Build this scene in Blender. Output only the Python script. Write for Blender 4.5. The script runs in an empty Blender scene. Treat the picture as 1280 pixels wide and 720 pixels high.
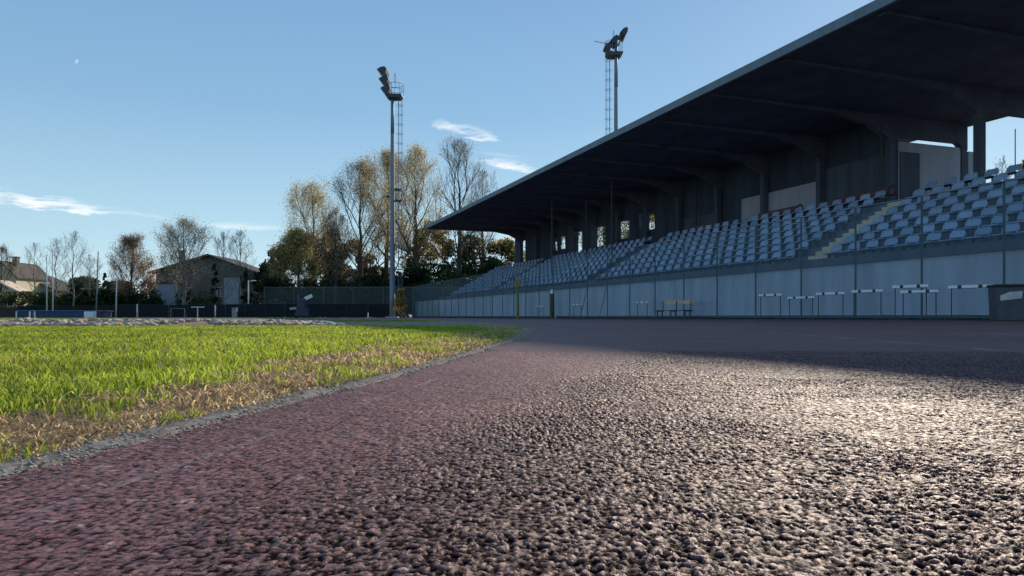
import bpy, math, random
import numpy as np
random.seed(7); rng = np.random.default_rng(7)
R = math.radians
scn = bpy.context.scene
COL = bpy.data.collections.new("stadium"); scn.collection.children.link(COL)
F = 924.0            # focal length in photo pixels, used to turn photo measurements into metres
HZ = 396.0
CAMH = 0.1

# ------------------------------------------------------------------ materials
def newmat(name):
    m = bpy.data.materials.new(name); m.use_nodes = True
    nt = m.node_tree
    return m, nt, nt.nodes, nt.links, nt.nodes['Principled BSDF']

def mat(name, c, rough=.7, metal=0., var=.25, scale=3., bump=0., bscale=30., spec=.5, c2=None, streak=False):
    m, nt, N, L, b = newmat(name)
    tc = N.new('ShaderNodeTexCoord'); mp = N.new('ShaderNodeMapping')
    if streak: mp.inputs['Scale'].default_value = (1, 1, .12)
    L.new(tc.outputs['Object'], mp.inputs['Vector'])
    n = N.new('ShaderNodeTexNoise'); n.inputs['Scale'].default_value = scale
    n.inputs['Detail'].default_value = 6; n.inputs['Roughness'].default_value = .65
    L.new(mp.outputs[0], n.inputs['Vector'])
    r = N.new('ShaderNodeValToRGB')
    lo = [x*(1-var) for x in c] if c2 is None else c2
    hi = [min(1, x*(1+var)) for x in c]
    r.color_ramp.elements[0].position = .32; r.color_ramp.elements[0].color = (*lo, 1)
    r.color_ramp.elements[1].position = .68; r.color_ramp.elements[1].color = (*hi, 1)
    L.new(n.outputs['Fac'], r.inputs['Fac']); L.new(r.outputs['Color'], b.inputs['Base Color'])
    b.inputs['Roughness'].default_value = rough; b.inputs['Metallic'].default_value = metal
    b.inputs['Specular IOR Level'].default_value = spec
    if bump:
        n2 = N.new('ShaderNodeTexNoise'); n2.inputs['Scale'].default_value = bscale; n2.inputs['Detail'].default_value = 5
        L.new(tc.outputs['Object'], n2.inputs['Vector'])
        bp = N.new('ShaderNodeBump'); bp.inputs['Strength'].default_value = bump; bp.inputs['Distance'].default_value = .02
        L.new(n2.outputs['Fac'], bp.inputs['Height']); L.new(bp.outputs[0], b.inputs['Normal'])
    return m

def leafmat(name, trans=.5, rough=.55, sat=1.3):
    """colour from the 'col' attribute, part translucent"""
    m, nt, N, L, b = newmat(name)
    out = N['Material Output']
    a = N.new('ShaderNodeAttribute'); a.attribute_name = 'col'
    L.new(a.outputs['Color'], b.inputs['Base Color'])
    b.inputs['Roughness'].default_value = rough; b.inputs['Specular IOR Level'].default_value = .25
    t = N.new('ShaderNodeBsdfTranslucent')
    hs = N.new('ShaderNodeHueSaturation'); hs.inputs['Saturation'].default_value = sat; hs.inputs['Value'].default_value = 1.6
    L.new(a.outputs['Color'], hs.inputs['Color']); L.new(hs.outputs[0], t.inputs['Color'])
    mx = N.new('ShaderNodeMixShader'); mx.inputs[0].default_value = trans
    L.new(b.outputs[0], mx.inputs[1]); L.new(t.outputs[0], mx.inputs[2]); L.new(mx.outputs[0], out.inputs['Surface'])
    return m

# ------------------------------------------------------------------ mesh helpers
class MB:
    def __init__(s): s.v = []; s.f = []
    def box(s, x0, x1, y0, y1, z0, z1):
        b = len(s.v)
        s.v += [(x0,y0,z0),(x1,y0,z0),(x1,y1,z0),(x0,y1,z0),(x0,y0,z1),(x1,y0,z1),(x1,y1,z1),(x0,y1,z1)]
        s.f += [tuple(b+i for i in q) for q in ((0,3,2,1),(4,5,6,7),(0,1,5,4),(1,2,6,5),(2,3,7,6),(3,0,4,7))]
        return s
    def prism(s, prof, y0, y1, axis='y'):
        """polygon profile (a, z) swept along y (or x)"""
        b = len(s.v); n = len(prof)
        for yy in (y0, y1):
            for a, z in prof: s.v.append((a, yy, z) if axis == 'y' else (yy, a, z))
        s.f.append(tuple(b+i for i in range(n))); s.f.append(tuple(b+n+n-1-i for i in range(n)))
        for i in range(n):
            j = (i+1) % n; s.f.append((b+i, b+n+i, b+n+j, b+j))
        return s
    def tube(s, p, q, r0, r1=None, n=8, cap=True):
        r1 = r0 if r1 is None else r1
        p = np.array(p, float); q = np.array(q, float); d = q-p; l = np.linalg.norm(d)
        if l < 1e-6: return s
        d /= l; a = np.cross(d, (0,0,1) if abs(d[2]) < .9 else (1,0,0)); a /= np.linalg.norm(a); c = np.cross(d, a)
        b = len(s.v)
        for pt, r in ((p, r0), (q, r1)):
            for i in range(n):
                t = 2*math.pi*i/n; s.v.append(tuple(pt + r*(math.cos(t)*a + math.sin(t)*c)))
        for i in range(n):
            j = (i+1) % n; s.f.append((b+i, b+j, b+n+j, b+n+i))
        if cap: s.f.append(tuple(b+n-1-i for i in range(n))); s.f.append(tuple(b+n+i for i in range(n)))
        return s
    def path(s, pts, r, n=6):
        for a, b in zip(pts[:-1], pts[1:]): s.tube(a, b, r, n=n)
        return s
    def build(s, name, m, parent=None, bevel=0., smooth=False):
        me = bpy.data.meshes.new(name); me.from_pydata(s.v, [], s.f); me.update()
        me.materials.append(m)
        if smooth:
            for p in me.polygons: p.use_smooth = True
        o = bpy.data.objects.new(name, me); COL.objects.link(o)
        if parent: o.parent = parent
        if bevel:
            md = o.modifiers.new('bevel', 'BEVEL'); md.width = bevel; md.segments = 2; md.limit_method = 'ANGLE'
        return o

def np_mesh(name, V, Q=None, T=None, m=None, col=None, parent=None, smooth=False, attrs=None):
    me = bpy.data.meshes.new(name)
    nq = 0 if Q is None else len(Q); nt_ = 0 if T is None else len(T)
    me.vertices.add(len(V)); me.vertices.foreach_set('co', np.ascontiguousarray(V, dtype=np.float32).ravel())
    idx = []; tot = []
    if nq: idx.append(np.asarray(Q, np.int32).ravel()); tot.append(np.full(nq, 4, np.int32))
    if nt_: idx.append(np.asarray(T, np.int32).ravel()); tot.append(np.full(nt_, 3, np.int32))
    idx = np.concatenate(idx); tot = np.concatenate(tot)
    me.loops.add(len(idx)); me.loops.foreach_set('vertex_index', idx)
    me.polygons.add(len(tot)); st = np.concatenate(([0], np.cumsum(tot)[:-1])).astype(np.int32)
    me.polygons.foreach_set('loop_start', st); me.polygons.foreach_set('loop_total', tot)
    me.update(calc_edges=True)
    if smooth: me.polygons.foreach_set('use_smooth', np.ones(len(tot), bool))
    if col is not None:
        a = me.color_attributes.new('col', 'FLOAT_COLOR', 'POINT')
        c4 = np.ones((len(V), 4), np.float32); c4[:, :3] = col; a.data.foreach_set('color', c4.ravel())
    for k, arr in (attrs or {}).items():
        a = me.attributes.new(k, 'FLOAT', 'POINT'); a.data.foreach_set('value', arr.astype(np.float32))
    me.validate()
    if m: me.materials.append(m)
    o = bpy.data.objects.new(name, me); COL.objects.link(o)
    if parent: o.parent = parent
    return o

def tag(o, label=None, cat=None, group=None, kind=None):
    if label: o['label'] = label
    if cat: o['category'] = cat
    if group: o['group'] = group
    if kind: o['kind'] = kind
    return o

def thing(name, label, cat, loc=(0,0,0), rz=0., group=None):
    o = bpy.data.objects.new(name, None); COL.objects.link(o)
    o.empty_display_size = .2; o.location = loc; o.rotation_euler = (0,0,rz)
    return tag(o, label, cat, group)

def dup(root, loc, rz, label=None):
    r = root.copy(); COL.objects.link(r); r.location = loc; r.rotation_euler = (0,0,rz)
    if label: r['label'] = label
    for ch in list(root.children):
        c = ch.copy(); COL.objects.link(c); c.parent = r
        for g in list(ch.children):
            d = g.copy(); COL.objects.link(d); d.parent = c
    return r

def X(px, Y): return (px-640)/F*Y          # metres to the side for something seen px at depth Y
def H(py, Y): return CAMH + (HZ-py)/F*Y    # height

ORD = ['first','second','third','fourth','fifth','sixth','seventh','eighth','ninth','tenth','eleventh','twelfth','thirteenth',
 'fourteenth','fifteenth','sixteenth','seventeenth','eighteenth','nineteenth','twentieth','twenty-first','twenty-second','twenty-third',
 'twenty-fourth','twenty-fifth','twenty-sixth','twenty-seventh','twenty-eighth','twenty-ninth','thirtieth','thirty-first','thirty-second',
 'thirty-third','thirty-fourth','thirty-fifth','thirty-sixth','thirty-seventh','thirty-eighth','thirty-ninth','fortieth','forty-first','forty-second','forty-third','forty-fourth','forty-fifth']

# ------------------------------------------------------------------ noise
def hash2(ix, iy, k):
    h = (ix.astype(np.int64)*374761393 + iy.astype(np.int64)*668265263 + k*1442695041) & 0xffffffff
    h = ((h ^ (h >> 13))*1274126177) & 0xffffffff
    h = h ^ (h >> 16)
    return (h & 0xffffff).astype(np.float64)/0xffffff
def vnoise(x, y, s, k=0):
    x = x/s; y = y/s; ix = np.floor(x); iy = np.floor(y); fx = x-ix; fy = y-iy
    fx = fx*fx*(3-2*fx); fy = fy*fy*(3-2*fy)
    a = hash2(ix, iy, k); b = hash2(ix+1, iy, k); c = hash2(ix, iy+1, k); d = hash2(ix+1, iy+1, k)
    return (a*(1-fx)+b*fx)*(1-fy) + (c*(1-fx)+d*fx)*fy
def fbm(x, y, s, k=0, o=4):
    r = 0; a = 1; t = 0
    for i in range(o): r = r + a*vnoise(x+i*7.3, y-i*3.1, s/2**i, k+i); t += a; a *= .5
    return r/t
def grains(x, y, c, k=0):
    """rounded granules on a jittered lattice, 0..1"""
    gx = x/c; gy = y/c; ix = np.floor(gx); iy = np.floor(gy)
    best = np.zeros_like(gx)
    for dx in (-1,0,1):
        for dy in (-1,0,1):
            jx = ix+dx; jy = iy+dy
            px = jx+.15+.7*hash2(jx, jy, k+1); py = jy+.15+.7*hash2(jx, jy, k+2)
            am = .25+.75*hash2(jx, jy, k+3); rr = .34+.22*hash2(jx, jy, k+4)
            an = 3.14*hash2(jx, jy, k+5); st = 1+.6*hash2(jx, jy, k+6)
            ux = gx-px; uy = gy-py; ca = np.cos(an); sa = np.sin(an)
            a = (ux*ca+uy*sa)/st; b = -ux*sa+uy*ca
            d2 = (a*a+b*b)/(rr*rr)
            l1 = (np.abs(a)+np.abs(b))/(rr*1.25)
            h = am*np.clip(1-.5*d2-.5*l1, 0, .62)/.62
            best = np.maximum(best, h)
    return best

# ------------------------------------------------------------------ kerb line (inner edge of the bend)
ks = np.arange(0, 140, .05); th0, rate, s1 = 9., 29., 18.
th = np.radians(np.where(ks < s1, th0-rate*ks/s1, th0-rate))
kx = -.318+np.concatenate(([0], np.cumsum(np.sin(th)*.05)[:-1])); ky = .449+np.concatenate(([0], np.cumsum(np.cos(th)*.05)[:-1]))
pre = np.arange(-6, 0, .05); kx = np.concatenate((-.318+np.sin(R(9.5))*pre, kx)); ky = np.concatenate((.449+np.cos(R(9.5))*pre, ky))
def xk(y): return np.interp(y, ky, kx)

# ------------------------------------------------------------------ track
def track_material():
    m, nt, N, L, b = newmat('track_rubber')
    tc = N.new('ShaderNodeTexCoord')
    def noise(s, d=5, r=.6, vec=None):
        n = N.new('ShaderNodeTexNoise'); n.inputs['Scale'].default_value = s; n.inputs['Detail'].default_value = d; n.inputs['Roughness'].default_value = r
        L.new(vec or tc.outputs['Object'], n.inputs['Vector']); return n.outputs['Fac']
    def ramp(f, stops):
        r = N.new('ShaderNodeValToRGB'); e = r.color_ramp.elements
        while len(e) < len(stops): e.new(.5)
        for i, (p, c) in enumerate(stops): e[i].position = p; e[i].color = (*c, 1)
        L.new(f, r.inputs['Fac']); return r.outputs['Color']
    def mix(f, a, bb, t='MIX'):
        x = N.new('ShaderNodeMix'); x.data_type = 'RGBA'; x.blend_type = t
        if isinstance(f, float): x.inputs[0].default_value = f
        else: L.new(f, x.inputs[0])
        L.new(a, x.inputs[6])
        if isinstance(bb, tuple): x.inputs[7].default_value = (*bb, 1)
        else: L.new(bb, x.inputs[7])
        return x.outputs[2]
    def math_(op, a, bb):
        x = N.new('ShaderNodeMath'); x.operation = op
        for i, v in enumerate((a, bb)):
            if isinstance(v, (int, float)): x.inputs[i].default_value = v
            else: L.new(v, x.inputs[i])
        return x.outputs[0]
    at = lambda n: (lambda a: (setattr(a, 'attribute_name', n), a.outputs['Fac'])[1])(N.new('ShaderNodeAttribute'))
    smooth = at('smooth'); hgt = at('hgt'); kd = at('kd')
    big = ramp(noise(1.1, 4), [(.3, (.080,.044,.046)), (.7, (.145,.080,.080))])
    red = ramp(noise(2.3, 4), [(.3, (.075,.032,.033)), (.7, (.122,.056,.055))])
    base = mix(smooth, big, red)
    gr = ramp(noise(420, 2, .5), [(.3, (.55,.52,.52)), (.72, (1.5,1.45,1.4))])
    base = mix(.75, base, gr, 'MULTIPLY')
    v = N.new('ShaderNodeTexVoronoi'); v.inputs['Scale'].default_value = 170; L.new(tc.outputs['Object'], v.inputs['Vector'])
    hs = N.new('ShaderNodeSeparateColor'); L.new(v.outputs['Color'], hs.inputs[0])
    rare = ramp(hs.outputs[0], [(.965, (0,0,0)), (.985, (1,1,1))])
    base = mix(math_('MULTIPLY', rare, .5), base, (.22,.19,.17))
    dust = ramp(noise(9, 6, .7), [(.5, (0,0,0)), (.8, (1,1,1))])
    base = mix(math_('MULTIPLY', dust, .4), base, (.17,.135,.125))
    # height: shade painted into the gaps, bright glints onto the granule tops
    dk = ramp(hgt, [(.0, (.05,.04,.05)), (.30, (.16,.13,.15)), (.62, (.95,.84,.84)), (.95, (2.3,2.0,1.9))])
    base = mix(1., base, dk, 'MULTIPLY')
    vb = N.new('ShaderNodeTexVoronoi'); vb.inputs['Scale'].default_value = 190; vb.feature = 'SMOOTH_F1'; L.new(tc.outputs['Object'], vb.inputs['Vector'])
    vr = ramp(vb.outputs['Distance'], [(.12, (1.9,1.8,1.75)), (.45, (1.05,1.0,1.0)), (.65, (.25,.24,.27))])  # painted gap shade and bright grain tops for the coarser, farther mesh
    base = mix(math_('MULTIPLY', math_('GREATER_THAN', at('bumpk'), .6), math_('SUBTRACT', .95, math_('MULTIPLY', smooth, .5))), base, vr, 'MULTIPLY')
    # worn painted lane lines, measured from the kerb
    def line(k0, w, amt):
        d = math_('ABSOLUTE', math_('SUBTRACT', kd, k0), 0)
        inside = math_('LESS_THAN', d, w/2)
        wear = ramp(noise(6, 6, .75), [(.42, (0,0,0)), (.62, (1,1,1))])
        return math_('MULTIPLY', math_('MULTIPLY', inside, wear), amt)
    f = line(.085, .008, .24)
    for k in range(1, 8): f = math_('MAXIMUM', f, line(.3+1.22*k, .05, .42))
    base = mix(f, base, (.42,.38,.37))
    L.new(base, b.inputs['Base Color'])
    L.new(math_('MULTIPLY', ramp(hgt, [(.3, (.02,.02,.02)), (.75, (.5,.5,.5))]), 1.), b.inputs['Specular IOR Level'])
    b.inputs['Specular Tint'].default_value = (1,.72,.56,1)
    rr = math_('ADD', math_('MULTIPLY', noise(60, 3), .22), math_('SUBTRACT', .52, math_('MULTIPLY', hgt, .08)))
    L.new(rr, b.inputs['Roughness'])
    inv = math_('SUBTRACT', 1., vb.outputs['Distance'])
    hh = math_('ADD', inv, math_('MULTIPLY', noise(700, 3), .6))
    bs = at('bumpk')
    bp = N.new('ShaderNodeBump'); bp.inputs['Distance'].default_value = .0032
    L.new(bs, bp.inputs['Strength']); L.new(hh, bp.inputs['Height']); L.new(bp.outputs[0], b.inputs['Normal'])
    return m

def undul(x, y): return .0045*(fbm(x, y, .9, 50, 3)-.5)
def smoothness(x, y):
    kd = x-xk(y); w = .17+.13*np.clip(y, 0, 6)+.12*(fbm(x, y, .35, 31)-.5)
    return np.clip((w-kd)/.12+.5, 0, 1)
def track_grid(x0, x1, y0, y1, res, mode):
    nx = int(round((x1-x0)/res))+1; ny = int(round((y1-y0)/res))+1
    gx, gy = np.meshgrid(np.linspace(x0, x1, nx), np.linspace(y0, y1, ny)); x = gx.ravel(); y = gy.ravel()
    sm = smoothness(x, y); z = undul(x, y)
    if mode == 'fine':
        wx = x+.0022*(vnoise(x, y, .003, 90)-.5); wy = y+.0022*(vnoise(x, y, .003, 91)-.5)
        g = grains(wx, wy, .0032); g2 = grains(wx+3, wy, .0058, 20)
        cl = fbm(x, y, .03, 60, 3)
        rw = .55*g+.45*g2; raw = .9*np.tanh(1.9*rw)*(.8+.25*vnoise(x, y, .006, 97))
        wear = np.clip(.25+1.5*fbm(x, y, .16, 64, 3), .35, 1.35)
        amp = (.0029-.0021*sm)*(.45+1.1*cl)*wear
        # a fine brushed weave on the smoother inside strip
        z = z+raw*amp+.0012*(fbm(x, y, .012, 70, 2)-.5)
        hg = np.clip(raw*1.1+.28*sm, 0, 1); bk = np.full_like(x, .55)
    else:
        hg = np.full_like(x, .66); bk = .9-.5*sm
        edge = np.minimum(x1-x, y1-y)
        z = np.where(edge < .4, z*np.clip(edge/.4, 0, 1)-.006*np.clip(1-edge/.4, 0, 1), z)
        f0 = np.clip((y-y0)/.25, 0, 1); z = z*f0+.0012*f0-.0045*(1-f0)
    i = np.arange(nx*ny).reshape(ny, nx)
    Q = np.stack((i[:-1,:-1], i[:-1,1:], i[1:,1:], i[1:,:-1]), -1).reshape(-1, 4)
    kd = x-xk(y)
    keep = kd[Q].min(1) > .0
    Q = Q[keep]; used = np.zeros(len(x), bool); used[Q.ravel()] = True
    remap = np.cumsum(used)-1
    return np.stack((x, y, z), -1)[used], remap[Q], kd[used], sm[used], hg[used], bk[used]

def make_track():
    parts = [track_grid(-.62, .66, .12, .72, .0011, 'fine'), track_grid(-.95, 1.05, .72, 1.2, .0014, 'fine'), track_grid(-1.1, 1.75, 1.2, 2.1, .0021, 'fine'), track_grid(-.7, 4.0, 2.03, 5.2, .0075, 'mid')]
    # everything farther: columns that follow the kerb line out past the grandstand
    ys = np.concatenate((np.arange(-6, 6, .5), np.arange(6, 30, 1.), np.arange(30, 111, 4.)))
    ss = np.concatenate((np.arange(0, 3, .25), np.arange(3, 12, .5), np.arange(12, 60, 2.)))
    S, Yg = np.meshgrid(ss, ys); x = (xk(Yg)+S).ravel(); y = Yg.ravel()
    z = np.full_like(x, -.006)
    far = (y > 7) | (x > 5); z = np.where(far, z+.006*(fbm(x, y, 3., 5)-.5), z)
    i = np.arange(len(x)).reshape(S.shape)
    Q = np.stack((i[:-1,:-1], i[:-1,1:], i[1:,1:], i[1:,:-1]), -1).reshape(-1, 4)
    p = x*math.cos(R(19.87))+y*math.sin(R(19.87))
    Q = Q[p[Q].max(1) < 21.9]
    parts.append((np.stack((x, y, z), -1), Q, S.ravel(), smoothness(x, y)*.3+.5, np.full_like(x, .66), np.full_like(x, .8)))
    V = []; QQ = []; kd = []; sm = []; hg = []; bk = []; off = 0
    for v, q, a, b, c, d in parts:
        V.append(v); QQ.append(q+off); kd.append(a); sm.append(b); hg.append(c); bk.append(d); off += len(v)
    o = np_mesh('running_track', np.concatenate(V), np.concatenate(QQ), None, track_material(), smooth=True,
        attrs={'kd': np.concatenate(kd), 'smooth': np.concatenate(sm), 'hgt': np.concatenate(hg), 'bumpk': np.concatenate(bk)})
    tag(o, kind='structure')
make_track()

# ------------------------------------------------------------------ infield and ground
def ground_mat():
    m, nt, N, L, b = newmat('infield_turf')
    a = N.new('ShaderNodeAttribute'); a.attribute_name = 'col'
    tc = N.new('ShaderNodeTexCoord')
    n = N.new('ShaderNodeTexNoise'); n.inputs['Scale'].default_value = 45; n.inputs['Detail'].default_value = 6; n.inputs['Roughness'].default_value = .75
    L.new(tc.outputs['Object'], n.inputs['Vector'])
    r = N.new('ShaderNodeValToRGB'); r.color_ramp.elements[0].position = .3; r.color_ramp.elements[0].color = (.35,.35,.35,1)
    r.color_ramp.elements[1].position = .7; r.color_ramp.elements[1].color = (1.5,1.5,1.5,1)
    L.new(n.outputs['Fac'], r.inputs['Fac'])
    x = N.new('ShaderNodeMix'); x.data_type = 'RGBA'; x.blend_type = 'MULTIPLY'; x.inputs[0].default_value = .9
    L.new(a.outputs['Color'], x.inputs[6]); L.new(r.outputs['Color'], x.inputs[7]); L.new(x.outputs[2], b.inputs['Base Color'])
    b.inputs['Roughness'].default_value = .9; b.inputs['Specular IOR Level'].default_value = .2
    bp = N.new('ShaderNodeBump'); bp.inputs['Strength'].default_value = .7; bp.inputs['Distance'].default_value = .02
    L.new(n.outputs['Fac'], bp.inputs['Height']); L.new(bp.outputs[0], b.inputs['Normal'])
    return m
def drywidth(x, y): return .15+.105*np.clip(y, 0, 2.3)+.2*(fbm(x, y, .28, 11)-.5)+.1*(fbm(x, y, .07, 12)-.5)
def soilz(x, y):
    s = xk(y)-x
    berm = np.clip((-.24*y-x)/1.2, 0, 1)*(.034*np.exp(-((y-8.9)/.9)**2)*(.4+1.2*vnoise(x, y, .45, 6)))
    return berm-.004+.008*np.clip(s/.25, 0, 1)+.014*(fbm(x, y, .22, 3)-.5)*np.clip(s/.1, 0, 1)
STRIP0, STRIP1 = 7.3, 15.5
def make_infield():
    ys = np.concatenate((np.arange(-6, .2, .2), np.arange(.2, 4.2, .02), np.arange(4.2, 12, .06), np.arange(12, 30, 1.), np.arange(30, 141, 5.)))
    ss = np.concatenate((np.arange(0, 2., .02), np.arange(2., 6, .08), np.arange(6, 16, .5), np.arange(16, 150, 6.)))
    S, Yg = np.meshgrid(ss, ys); x = (xk(Yg)-S).ravel(); y = Yg.ravel(); s = S.ravel()
    z = soilz(x, y)
    g = np.clip((s-drywidth(x, y))/.08+.5, 0, 1)[:, None]
    n = fbm(x, y, .1, 14)[:, None]
    dry = np.array([.17,.11,.065])*(1-n)+np.array([.30,.22,.125])*n
    grn = np.array([.035,.07,.01])*(1-n)+np.array([.075,.12,.02])*n
    c = dry*(1-g)+grn*g
    e = 1.2*(fbm(x, y, .9, 8)-.5)
    st = (np.clip((y+e-STRIP0)/.3, 0, 1)*np.clip((STRIP1-y-e)/.3, 0, 1))[:, None]
    n2 = fbm(x, y, .08, 9, 3)[:, None]
    sand = np.array([.10,.07,.05])*(1-n2)+np.array([.44,.35,.26])*n2
    c = c*(1-st)+sand*st
    n3 = fbm(x, y, 7., 19)[:, None]
    lawn = np.array([.10,.155,.028])*(1-n3)+np.array([.15,.19,.045])*n3
    fr = np.clip((y-STRIP1)/1.5, 0, 1)[:, None]
    c = c*(1-fr)+lawn*fr
    i = np.arange(len(x)).reshape(S.shape)
    Q = np.stack((i[:-1,1:], i[:-1,:-1], i[1:,:-1], i[1:,1:]), -1).reshape(-1, 4)
    o = np_mesh('infield_ground', np.stack((x, y, z), -1), Q, None, ground_mat(), col=c, smooth=True); tag(o, kind='structure')
make_infield()
b = MB(); b.v = [(-900,-60,-.05),(900,-60,-.05),(900,1200,-.05),(-900,1200,-.05)]; b.f = [(0,1,2,3)]
tag(b.build('ground', mat('far_ground', (.05,.07,.03), .95, scale=.05, bump=.3, bscale=2)), kind='structure')

# concrete kerb
def make_kerb():
    m, nt, N, L, bb = newmat('kerb_concrete')
    tc = N.new('ShaderNodeTexCoord'); n = N.new('ShaderNodeTexNoise'); n.inputs['Scale'].default_value = 55; n.inputs['Detail'].default_value = 12; n.inputs['Roughness'].default_value = .9
    L.new(tc.outputs['Object'], n.inputs['Vector'])
    r = N.new('ShaderNodeValToRGB'); r.color_ramp.elements[0].position = .42; r.color_ramp.elements[0].color = (.07,.055,.042,1)
    r.color_ramp.elements[1].position = .60; r.color_ramp.elements[1].color = (.27,.24,.21,1)
    L.new(n.outputs['Fac'], r.inputs['Fac']); L.new(r.outputs[0], bb.inputs['Base Color']); bb.inputs['Roughness'].default_value = .9
    yy = np.concatenate((np.arange(-2, .25, .02), np.arange(.25, 1.6, .0022), np.arange(1.6, 4., .006), np.arange(4., 12, .03), np.arange(12, 100, .5)))
    offb = np.array([-.038,-.034,-.028,-.022,-.016,-.010,-.004,.001,.005,.008]); off = np.linspace(-.038, .008, 24); zz = np.interp(off, offb, [-.03,-.002,-.0002,.0012,.0018,.002,.0016,.0008,-.001,-.02])
    th_ = np.arctan2(np.gradient(xk(yy)), np.gradient(yy))
    P, O = np.meshgrid(yy, off, indexing='ij'); Z = np.broadcast_to(zz, P.shape).copy()
    wob = .030*(fbm(P, O*0+1, .12, 40, 4)-.5)
    O2 = O+wob
    Xx = xk(P)+O2*np.cos(th_)[:, None]; Yy = P-O2*np.sin(th_)[:, None]
    Z += .0045*(fbm(Xx, Yy, .03, 44, 4)-.5)+.0026*grains(Xx, Yy, .0038, 7)*np.clip(fbm(Xx, Yy, .03, 41, 3)*3-1, 0, 1)
    i = np.arange(P.size).reshape(P.shape)
    Q = np.stack((i[:-1,:-1], i[:-1,1:], i[1:,1:], i[1:,:-1]), -1).reshape(-1, 4)
    o = np_mesh('kerb', np.stack((Xx, Yy, Z), -1).reshape(-1, 3), Q, None, m, smooth=True); tag(o, kind='structure')
make_kerb()

# grass blades
def blades(name, x, y, z, h, w, lean, col, label, cat):
    n = len(x); a = rng.uniform(0, 2*np.pi, n); la = rng.uniform(0, 2*np.pi, n)
    dx = np.cos(a)*w/2; dy = np.sin(a)*w/2; lx = np.cos(la)*lean*h; ly = np.sin(la)*lean*h
    V = np.zeros((n, 5, 3)); b0 = np.stack((x, y, z), -1); d = np.stack((dx, dy, 0*dx), -1)
    V[:,0] = b0-d; V[:,1] = b0+d
    mid = b0+np.stack((lx*.35, ly*.35, h*.6), -1); V[:,2] = mid+d*.8; V[:,3] = mid-d*.8
    V[:,4] = b0+np.stack((lx, ly, h*np.maximum(.25, 1-.35*lean)), -1)
    i = np.arange(n)*5
    Q = np.stack((i, i+1, i+2, i+3), -1); T = np.stack((i+3, i+2, i+4), -1)
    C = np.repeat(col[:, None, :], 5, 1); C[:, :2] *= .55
    o = np_mesh(name, V.reshape(-1, 3), Q, T, M_GRASS, col=C.reshape(-1, 3)); tag(o, label, cat, kind='stuff'); return o
M_GRASS = leafmat('grass_blades', .6, .45, 1.1)
def scatter(y0, y1, dens, extra=.25):
    xm = .693*y1+extra; n = int(dens*(y1-y0)*(xm+.5)); x = rng.uniform(-xm, .45, n); y = rng.uniform(y0, y1, n)
    k = (x < xk(y)-.030+.022*(vnoise(x, y, .04, 66)-.4)) & (x > -.693*y-extra); return x[k], y[k]
GX=[];GY=[];GW=[];GH=[]; DX=[];DY=[];DW=[];DH=[]
for y0, y1, dens, w, hh in ((.25,.8,60000,.0016,.022),(.8,1.6,42000,.0022,.026),(1.6,3.,18000,.0034,.028),(3.,5.2,7500,.0055,.025),(5.2,7.5,3600,.009,.019)):
    x, y = scatter(y0, y1, dens); s = xk(y)-x
    g = (s-drywidth(x, y))/.07+.5
    tuft = fbm(x, y, .06, 77, 2)
    pr = rng.random(len(x))
    isg = (g > pr) | ((tuft > .62) & (pr < .6) & (s > .02))
    patch = fbm(x, y, .5, 21)
    bare = (fbm(x, y, .16, 23) > .70) & (s < .9)
    keep = ~bare | (pr < .3)
    m_ = isg & keep; GX.append(x[m_]); GY.append(y[m_]); GW.append(np.full(m_.sum(), w)); GH.append(hh*.74*(.4+1.1*rng.random(m_.sum())**1.5)*(.45+1.1*patch[m_]))
    m_ = ~isg & (pr < .35+1.0*np.clip(fbm(x, y, .06, 71)*2-.6, 0, 1)); DX.append(x[m_]); DY.append(y[m_]); DW.append(np.full(m_.sum(), w)); DH.append(hh*(.15+.5*rng.random(m_.sum())**1.4))
x, y = scatter(16, 26, 260, 1.); GX.append(x); GY.append(y); GW.append(np.full(len(x), .014)); GH.append(.02+.015*rng.random(len(x)))
gx, gy, gw, gh = map(np.concatenate, (GX, GY, GW, GH))
t = np.clip(fbm(gx, gy, .12, 5)*.6+rng.random(len(gx))*.5, 0, 1)[:, None]
col = np.array([.05,.095,.012])*(1-t)+np.array([.40,.46,.08])*t
rr_ = rng.random(len(gx)); pt_ = fbm(gx, gy, .3, 55)
yl = (rr_ < .05+.3*np.clip(pt_-.45, 0, 1)*2)[:, None]; col = np.where(yl, np.array([.36,.30,.12]), col)
col = col*(.55+.9*fbm(gx, gy, .22, 57)[:, None])
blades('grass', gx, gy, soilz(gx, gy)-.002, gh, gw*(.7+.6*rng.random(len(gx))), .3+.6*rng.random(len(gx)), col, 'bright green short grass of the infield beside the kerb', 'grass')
x, y, w, h = map(np.concatenate, (DX, DY, DW, DH))
t = rng.random(len(x))[:, None]
col = np.array([.18,.12,.065])*(1-t)+np.array([.68,.52,.31])*t; col = col*(.65+.75*fbm(x, y, .12, 73)[:, None])
blades('dry_grass', x, y, soilz(x, y)-.001, h, w*(.7+.6*rng.random(len(x))), .8+1.6*rng.random(len(x)), col, 'dry straw-coloured grass strip along the concrete kerb', 'dry grass')

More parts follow.
